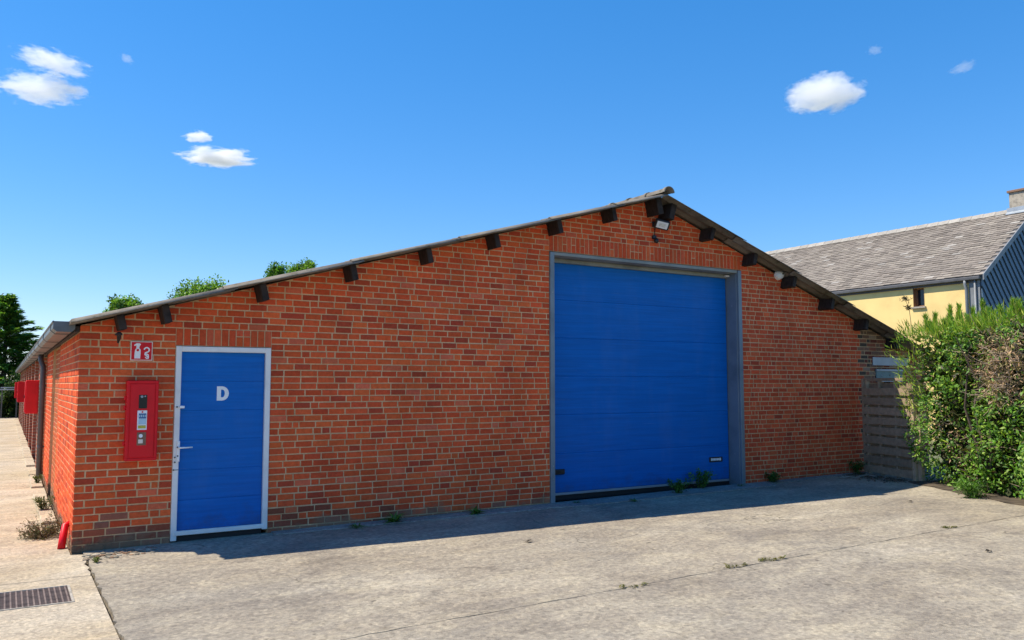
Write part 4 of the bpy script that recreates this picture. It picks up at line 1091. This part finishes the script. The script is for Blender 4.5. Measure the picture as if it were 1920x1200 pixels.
def slate(mb, r_, y0, y1, M0=None):
    s0 = r_*exposure_; s1 = s0+exposure_*1.25
    L0 = .022+rt.uniform(-.004,.010); L1 = .004
    bx, bz = HX-.09, EZ-.09*HS
    def p(s, y, l): return (bx+sx_*s+nx_*l, y, bz+sz_*s+nz_*l)
    k = rt.random()
    c = (.23,.20,.17) if k < .6 else ((.27,.238,.2) if k < .88 else ((.34,.315,.28) if k < .92 else (.19,.165,.14)))
    kk = rt.uniform(.85,1.15); c = tuple(q_*kk for q_ in c); a = .022
    ja = rt.uniform(-.012,.012)
    v = [p(s0+ja,y0,L0), p(s0+rt.uniform(-.006,.006)+ja,y1,L0), p(s1,y1,L1), p(s1,y0,L1), p(s0+ja,y0,L0-.014), p(s0+ja,y1,L0-.014)]
    mb.add(v, [(0,1,2,3)[::-1], (4,5,1,0)[::-1], (0,3,4), (1,5,2)], c)
def svis(t):
    x = HX+sx_*t[0]*exposure_; z = EZ+sz_*t[0]*exposure_; d = np.array([x, t[1], z])-CAM
    f_ = np.array([math.sin(R(YAW)), math.cos(R(YAW)), 0]); rr = np.array([math.cos(R(YAW)), -math.sin(R(YAW)), 0])
    u = (d@rr)/(d@f_)
    return (0 if u < .645 else 1000) + np.linalg.norm(d)
slates.sort(key=svis); rest = MB()
for i, t in enumerate(slates):
    if i < 300: m1 = MB(); slate(m1, *t); hb(m1).build('slate', M['slate'], hroof)
    else: slate(rest, *t)
tag(hb(rest).build('slates', M['slate'], hroof), kind='stuff')
y = HY-.1
while y < HYE:
    m1 = MB(); v = []
    for yy, l in ((y,.03),(y+.42,.018)):
        v += [(HRX-.17, yy, HRZ-.17*HS+.02+l), (HRX-.05, yy, HRZ+.045+l), (HRX+.05, yy, HRZ+.045+l), (HRX+.17, yy, HRZ-.17*HS+.02+l)]
    kr = rt.uniform(.85,1.12); m1.add(v, [(0,1,5,4),(1,2,6,5),(2,3,7,6),(0,3,2,1),(4,5,6,7),(0,4,7,3)], (.36*kr,.335*kr,.295*kr)); hb(m1).build('ridge_tile', M['slate'], hroof); y += .40
# verge board, eaves gutter, pipes
m1 = MB()
for sgn in (1,-1):
    xe = HX-.11 if sgn == 1 else 2*HRX-HX+.11; ze = EZ-.11*HS
    m1.prism([(xe,ze-.14),(HRX,HRZ-.14),(HRX,HRZ+.035),(xe,ze+.035)] if sgn == 1 else [(HRX,HRZ-.14),(xe,ze-.14),(xe,ze+.035),(HRX,HRZ+.035)], fxh, HY-.165, HY-.128)
hb(m1).build('verge_board', M['verge'], hroof)
m1 = MB(); m1.bbox(HX-.16,HX-.045,HY-.05,HYE,EZ-.20,EZ-.09,.02); m1.box(HX-.044,HX-.004,HY+.1,HYE,EZ-.26,EZ-.075); gt_ = hb(m1).build('eaves_gutter', M['downpipe'], yh)
m1 = MB(); m1.tube([(HX-.11,HY+.42,EZ-.18),(HX-.11,HY+.42,EZ-.30),(HX-.08,HY+.40,EZ-.45),(HX-.08,HY+.40,0)], .045, 10); hb(m1).build('downpipe', M['verge'], yh, True)
m1 = MB(); m1.tube([(HX-.07,HY+.14,EZ-.20),(HX-.07,HY+.14,0)], .03, 8); hb(m1).build('thin_pipe', M['verge'], yh, True)
ch = MB(); ch.box(HRX-.12,HRX+.50,HY+.10,HY+.62,HRZ-.45,HRZ+.60); ch = hb(ch).build('chimney', M['stone'], hroof)
m1 = MB(); m1.bbox(HRX-.17,HRX+.55,HY+.05,HY+.67,HRZ+.60,HRZ+.68,.01); hb(m1).build('cap', M['brown'], ch)
m1 = MB(); m1.prism([(HRX-.24,HRZ-.24*HS+.045),(HRX-.11,HRZ-.11*HS+.045),(HRX-.11,HRZ+.10),(HRX-.14,HRZ+.10),(HRX-.15,HRZ-.15*HS+.075),(HRX-.24,HRZ-.24*HS+.06)], fxh, HY+.06, HY+.70); hb(m1).build('flashing', M['plate'], ch)

# ------------------------------------------------------------------ trees
def tree(name, label, cat, loc, h, r, crown_h, n, ll, pal, seed, group=None):
    q = np.random.default_rng(seed); root = empty(name, loc); mb = MB()
    zc = h-crown_h/2
    mb.tube([(0,0,-.2),(.05,0,h*.3),(0,.08,h*.6),(.03,.02,h*.9)], [.028*h,.022*h,.013*h,.003*h], 8)
    cs = []
    for i in range(46):
        d = unit(1, q)[0]; d[2] = abs(d[2])*.9-.25+.0*d[2]; rad = q.uniform(.55,1.0)
        c = np.array([d[0]*r*rad, d[1]*r*rad, zc+d[2]*crown_h*.52*rad]); cs.append(c)
        if i % 3 == 0: mb.tube([(0,0,max(h*.3, c[2]*.55)), (c*.5+np.array([0,0,zc*.4])).tolist(), c.tolist()], [.010*h,.006*h,.002*h], 5)
    mb.build('trunk', M['bark'], root)
    cs = np.array(cs); k = q.integers(0, len(cs), n); cr = r*.34
    off = unit(n, q)*(q.random((n,1))**.6)*cr*1.15*q.uniform(.7,1.2,(n,1)); P = cs[k]+off; top = P[:,2].max(); P[:,2] += h-top
    D = unit(n, q)+off/cr*.6; U = unit(n, q)*.6+np.array([0,0,1]); shade = q.normal(0,.18,len(cs))[k][:,None]
    C = cols(n, pal, q)*(1+shade)
    leaf_mesh('crown', M['leaf'], P, D, U, ll*q.uniform(.6,1.2,n), ll*.55*q.uniform(.7,1.2,n), np.clip(C,.004,1), root)
    return tag(root, label, cat, group)
def fwd(px, py, Y):      # where a line of sight meets a plane of constant y (used for placing things far away)
    a, p = R(YAW), R(PITCH); f = np.array([math.sin(a)*math.cos(p), math.cos(a)*math.cos(p), math.sin(p)]); rr = np.array([math.cos(a), -math.sin(a), 0]); u = np.cross(rr, f)
    d = f+(px-960)/1544*rr-(py-600)/1544*u; return CAM+d*(Y-CAM[1])/d[1]
TP = [(.13,.26,.03),(.18,.33,.04),(.09,.19,.025),(.24,.38,.055)]
for lb, px, py, Y, r, sd in (('small green tree behind the roof, lowest of the crowns showing over it', 236, 552, 42, 1.0, 61), ('broad green tree behind the roof, widest of the crowns showing', 384, 513, 42, 1.9, 62), ('dark green tree crown behind the roof, beside the highest one', 522, 492, 44, 1.05, 63), ('bright green tree crown behind the roof, highest of those showing', 568, 484, 46, 1.15, 64)):
    p = fwd(px, py, Y)
    tree('tree', lb, 'tree', (p[0], p[1], -.12), p[2]+.12, r, min(p[2]*.62, 4.2), 8000, .2, TP if sd != 63 else [(.08,.19,.025),(.12,.25,.035)], sd, 'trees behind the warehouse')
# conifer at the end of the path
def conifer(label, loc, h, r, seed):
    q = np.random.default_rng(seed); root = empty('conifer_tree', loc); mb = MB()
    mb.tube([(0,0,-.2),(0,0,h*.6),(0,0,h*.97)], [.16,.09,.01], 8); PP, DD, LL = [], [], []
    for i in range(130):
        t = (i+.5)/130; z = h*(.04+.95*t); rr = r*min(1.0, (1-t)**1.0*1.25+.012)*q.uniform(.55,1.25); a = i*2.399+q.uniform(-.3,.3)
        dv = np.array([math.cos(a), math.sin(a), .30-.45*(1-t)])
        if i % 2 == 0: mb.tube([(0,0,z), tuple(dv*rr*.6+[0,0,z]), tuple(dv*rr+[0,0,z+.1])], [.03,.02,.006], 4)
        m = int(90+300*rr/r); s = q.uniform(.12,1.02,m)[:,None]
        PP.append(dv*rr*s+np.array([0,0,z])+q.normal(0,1,(m,3))*np.array([.12,.12,.06])*(1.25-s*.9)); DD.append(dv*1.2+unit(m,q)*.5+np.array([0,0,.25])); LL.append(q.uniform(.18,.40,m))
    mb.build('trunk', M['bark'], root); P = np.concatenate(PP); D = np.concatenate(DD); L = np.concatenate(LL); n = len(P)
    leaf_mesh('crown', M['leaf'], P, D, unit(n,q)*.5+np.array([0,0,1]), L, L*.34, cols(n, [(.07,.17,.04),(.09,.22,.04),(.14,.28,.045),(.24,.36,.06)], q, .35), root, .2)
    return tag(root, label, 'tree')
p = fwd(14, 556, 43); conifer('dark conifer tree at the far end of the path', (p[0], p[1], -.12), p[2]+.15, 3.1, 71)
p = fwd(-95, 590, 46); conifer('second conifer standing behind the dark one at the path end', (p[0], p[1], -.12), p[2]+.15, 2.2, 72)
for i, (px, Y, r, h, lb) in enumerate(((34, 38.6, 1.0, 2.1, 'leafy shrub at the path end beside the last pilaster'), (0, 39.2, 1.3, 1.7, 'dark low shrub at the path end under the conifer'), (58, 40.5, 1.1, 2.6, 'tall dark shrub behind the far end of the warehouse'))):
    p = fwd(px, 780, Y); bush('shrub', lb, 'shrub', (p[0], p[1], -.1), r, h, 3600, .15, .08, [(.03,.075,.015),(.045,.10,.02),(.02,.05,.012),(.10,.13,.04)], 80+i)
tb = empty('plank_trestle', (*fwd(20, 728, 37.9)[:2], -.1))
hz = fwd(20, 726, 37.9)[2]+.1
b = MB(); b.bbox(-.42,.42,-.15,.15,hz-.05,hz,.006); b.bbox(-.50,.36,-.2,.1,hz-.14,hz-.09,.006); b.build('plank', M['plate'], tb)
for x in (-.35,.28):
    b = MB(); b.bbox(x-.03,x+.03,-.05,.05,0,hz-.05,.004); b.build('leg', M['downpipe'], tb)
tag(tb, 'pale grey planks on a trestle at the path end', 'trestle')

# ------------------------------------------------------------------ clouds
def cloud_mat(seed, dens, nscale, rough, thr, gain):
    m = bpy.data.materials.new('cloud_vapour'); m.use_nodes = True; nt = m.node_tree; nt.nodes.clear()
    out = nt.nodes.new('ShaderNodeOutputMaterial'); vol = nt.nodes.new('ShaderNodeVolumePrincipled')
    vol.inputs['Color'].default_value = (1,1,1,1); vol.inputs['Anisotropy'].default_value = .2
    co = objco(nt)
    ln = N(nt, 'ShaderNodeVectorMath', operation='LENGTH'); nt.links.new(co, ln.inputs[0])
    nz = nt.nodes.new('ShaderNodeTexNoise'); nz.noise_dimensions = '4D'; nz.inputs['W'].default_value = seed
    nz.inputs['Scale'].default_value = nscale; nz.inputs['Detail'].default_value = 7; nz.inputs['Roughness'].default_value = rough; nz.inputs['Distortion'].default_value = .35
    nt.links.new(co, nz.inputs['Vector'])
    a = N(nt, 'ShaderNodeMath', operation='MULTIPLY_ADD'); a.inputs[1].default_value = -1.0; a.inputs[2].default_value = 1.0; nt.links.new(ln.outputs['Value'], a.inputs[0])
    b_ = N(nt, 'ShaderNodeMath', operation='MULTIPLY_ADD'); b_.inputs[1].default_value = gain; b_.inputs[2].default_value = thr-.5*gain; nt.links.new(nz.outputs['Fac'], b_.inputs[0])
    c = N(nt, 'ShaderNodeMath', operation='ADD'); nt.links.new(a.outputs[0], c.inputs[0]); nt.links.new(b_.outputs[0], c.inputs[1])
    d = N(nt, 'ShaderNodeMath', operation='MULTIPLY', use_clamp=True); d.inputs[1].default_value = 5.0; nt.links.new(c.outputs[0], d.inputs[0])
    e = N(nt, 'ShaderNodeMath', operation='MULTIPLY'); e.inputs[1].default_value = dens; nt.links.new(d.outputs[0], e.inputs[0])
    nt.links.new(e.outputs[0], vol.inputs['Density']); nt.links.new(vol.outputs[0], out.inputs['Volume'])
    return m
def cloud(label, px, py, wpx, hpx, seed, dens=.16, nscale=1.9, rough=.6, thr=-.30, gain=1.9, tilt=0, Zd=520):
    a, p = R(YAW), R(PITCH); f = np.array([math.sin(a)*math.cos(p), math.cos(a)*math.cos(p), math.sin(p)]); rr = np.array([math.cos(a), -math.sin(a), 0]); u = np.cross(rr, f)
    pos = CAM + (f+(px-960)/1544*rr-(py-600)/1544*u)*Zd; k = Zd/1544
    bm = bmesh.new(); bmesh.ops.create_icosphere(bm, subdivisions=3, radius=1.0); me = bpy.data.meshes.new('cloud'); bm.to_mesh(me); bm.free()
    o = mk('cloud', me, cloud_mat(seed, dens, nscale, rough, thr, gain)); o.location = pos.tolist(); o.scale = (wpx*k*.56, wpx*k*.42, hpx*k*.56); o.rotation_euler = (0, R(tilt), -a)
    return tag(o, label, 'cloud')
cloud('flat white cloud, upper one of the pair drifting over the conifer', 98, 117, 150, 50, 2.3, .09, 2.6, .70, -.36, 2.8, tilt=12)
cloud('wide white cloud, lower one of the pair drifting over the conifer', 76, 166, 184, 58, 5.6, .09, 2.6, .70, -.36, 2.8)
cloud('small arched cloud floating just above a longer one', 371, 257, 60, 24, 7.7, .26, 2.0, .66, -.28, 2.2)
cloud('long thin white cloud below a small arched one', 405, 296, 150, 34, 9.2, .26, 2.4, .68, -.32, 2.5)
cloud('single plump white cloud over the yellow house', 1545, 176, 148, 72, 12.6, .10, 2.2, .68, -.2, 2.3, tilt=-6)
cloud('faint wisp of cloud near the pair over the conifer', 238, 110, 30, 20, 15.0, .05, 2.2, .65, -.25, 1.9, 30)
cloud('faint wisp of cloud above the plump cloud', 1640, 94, 34, 20, 18.5, .04, 2.2, .65, -.25, 1.9)
cloud('faint slanting wisp of cloud beside the plump cloud', 1806, 126, 56, 24, 21.5, .03, 2.2, .65, -.25, 1.9, -20)
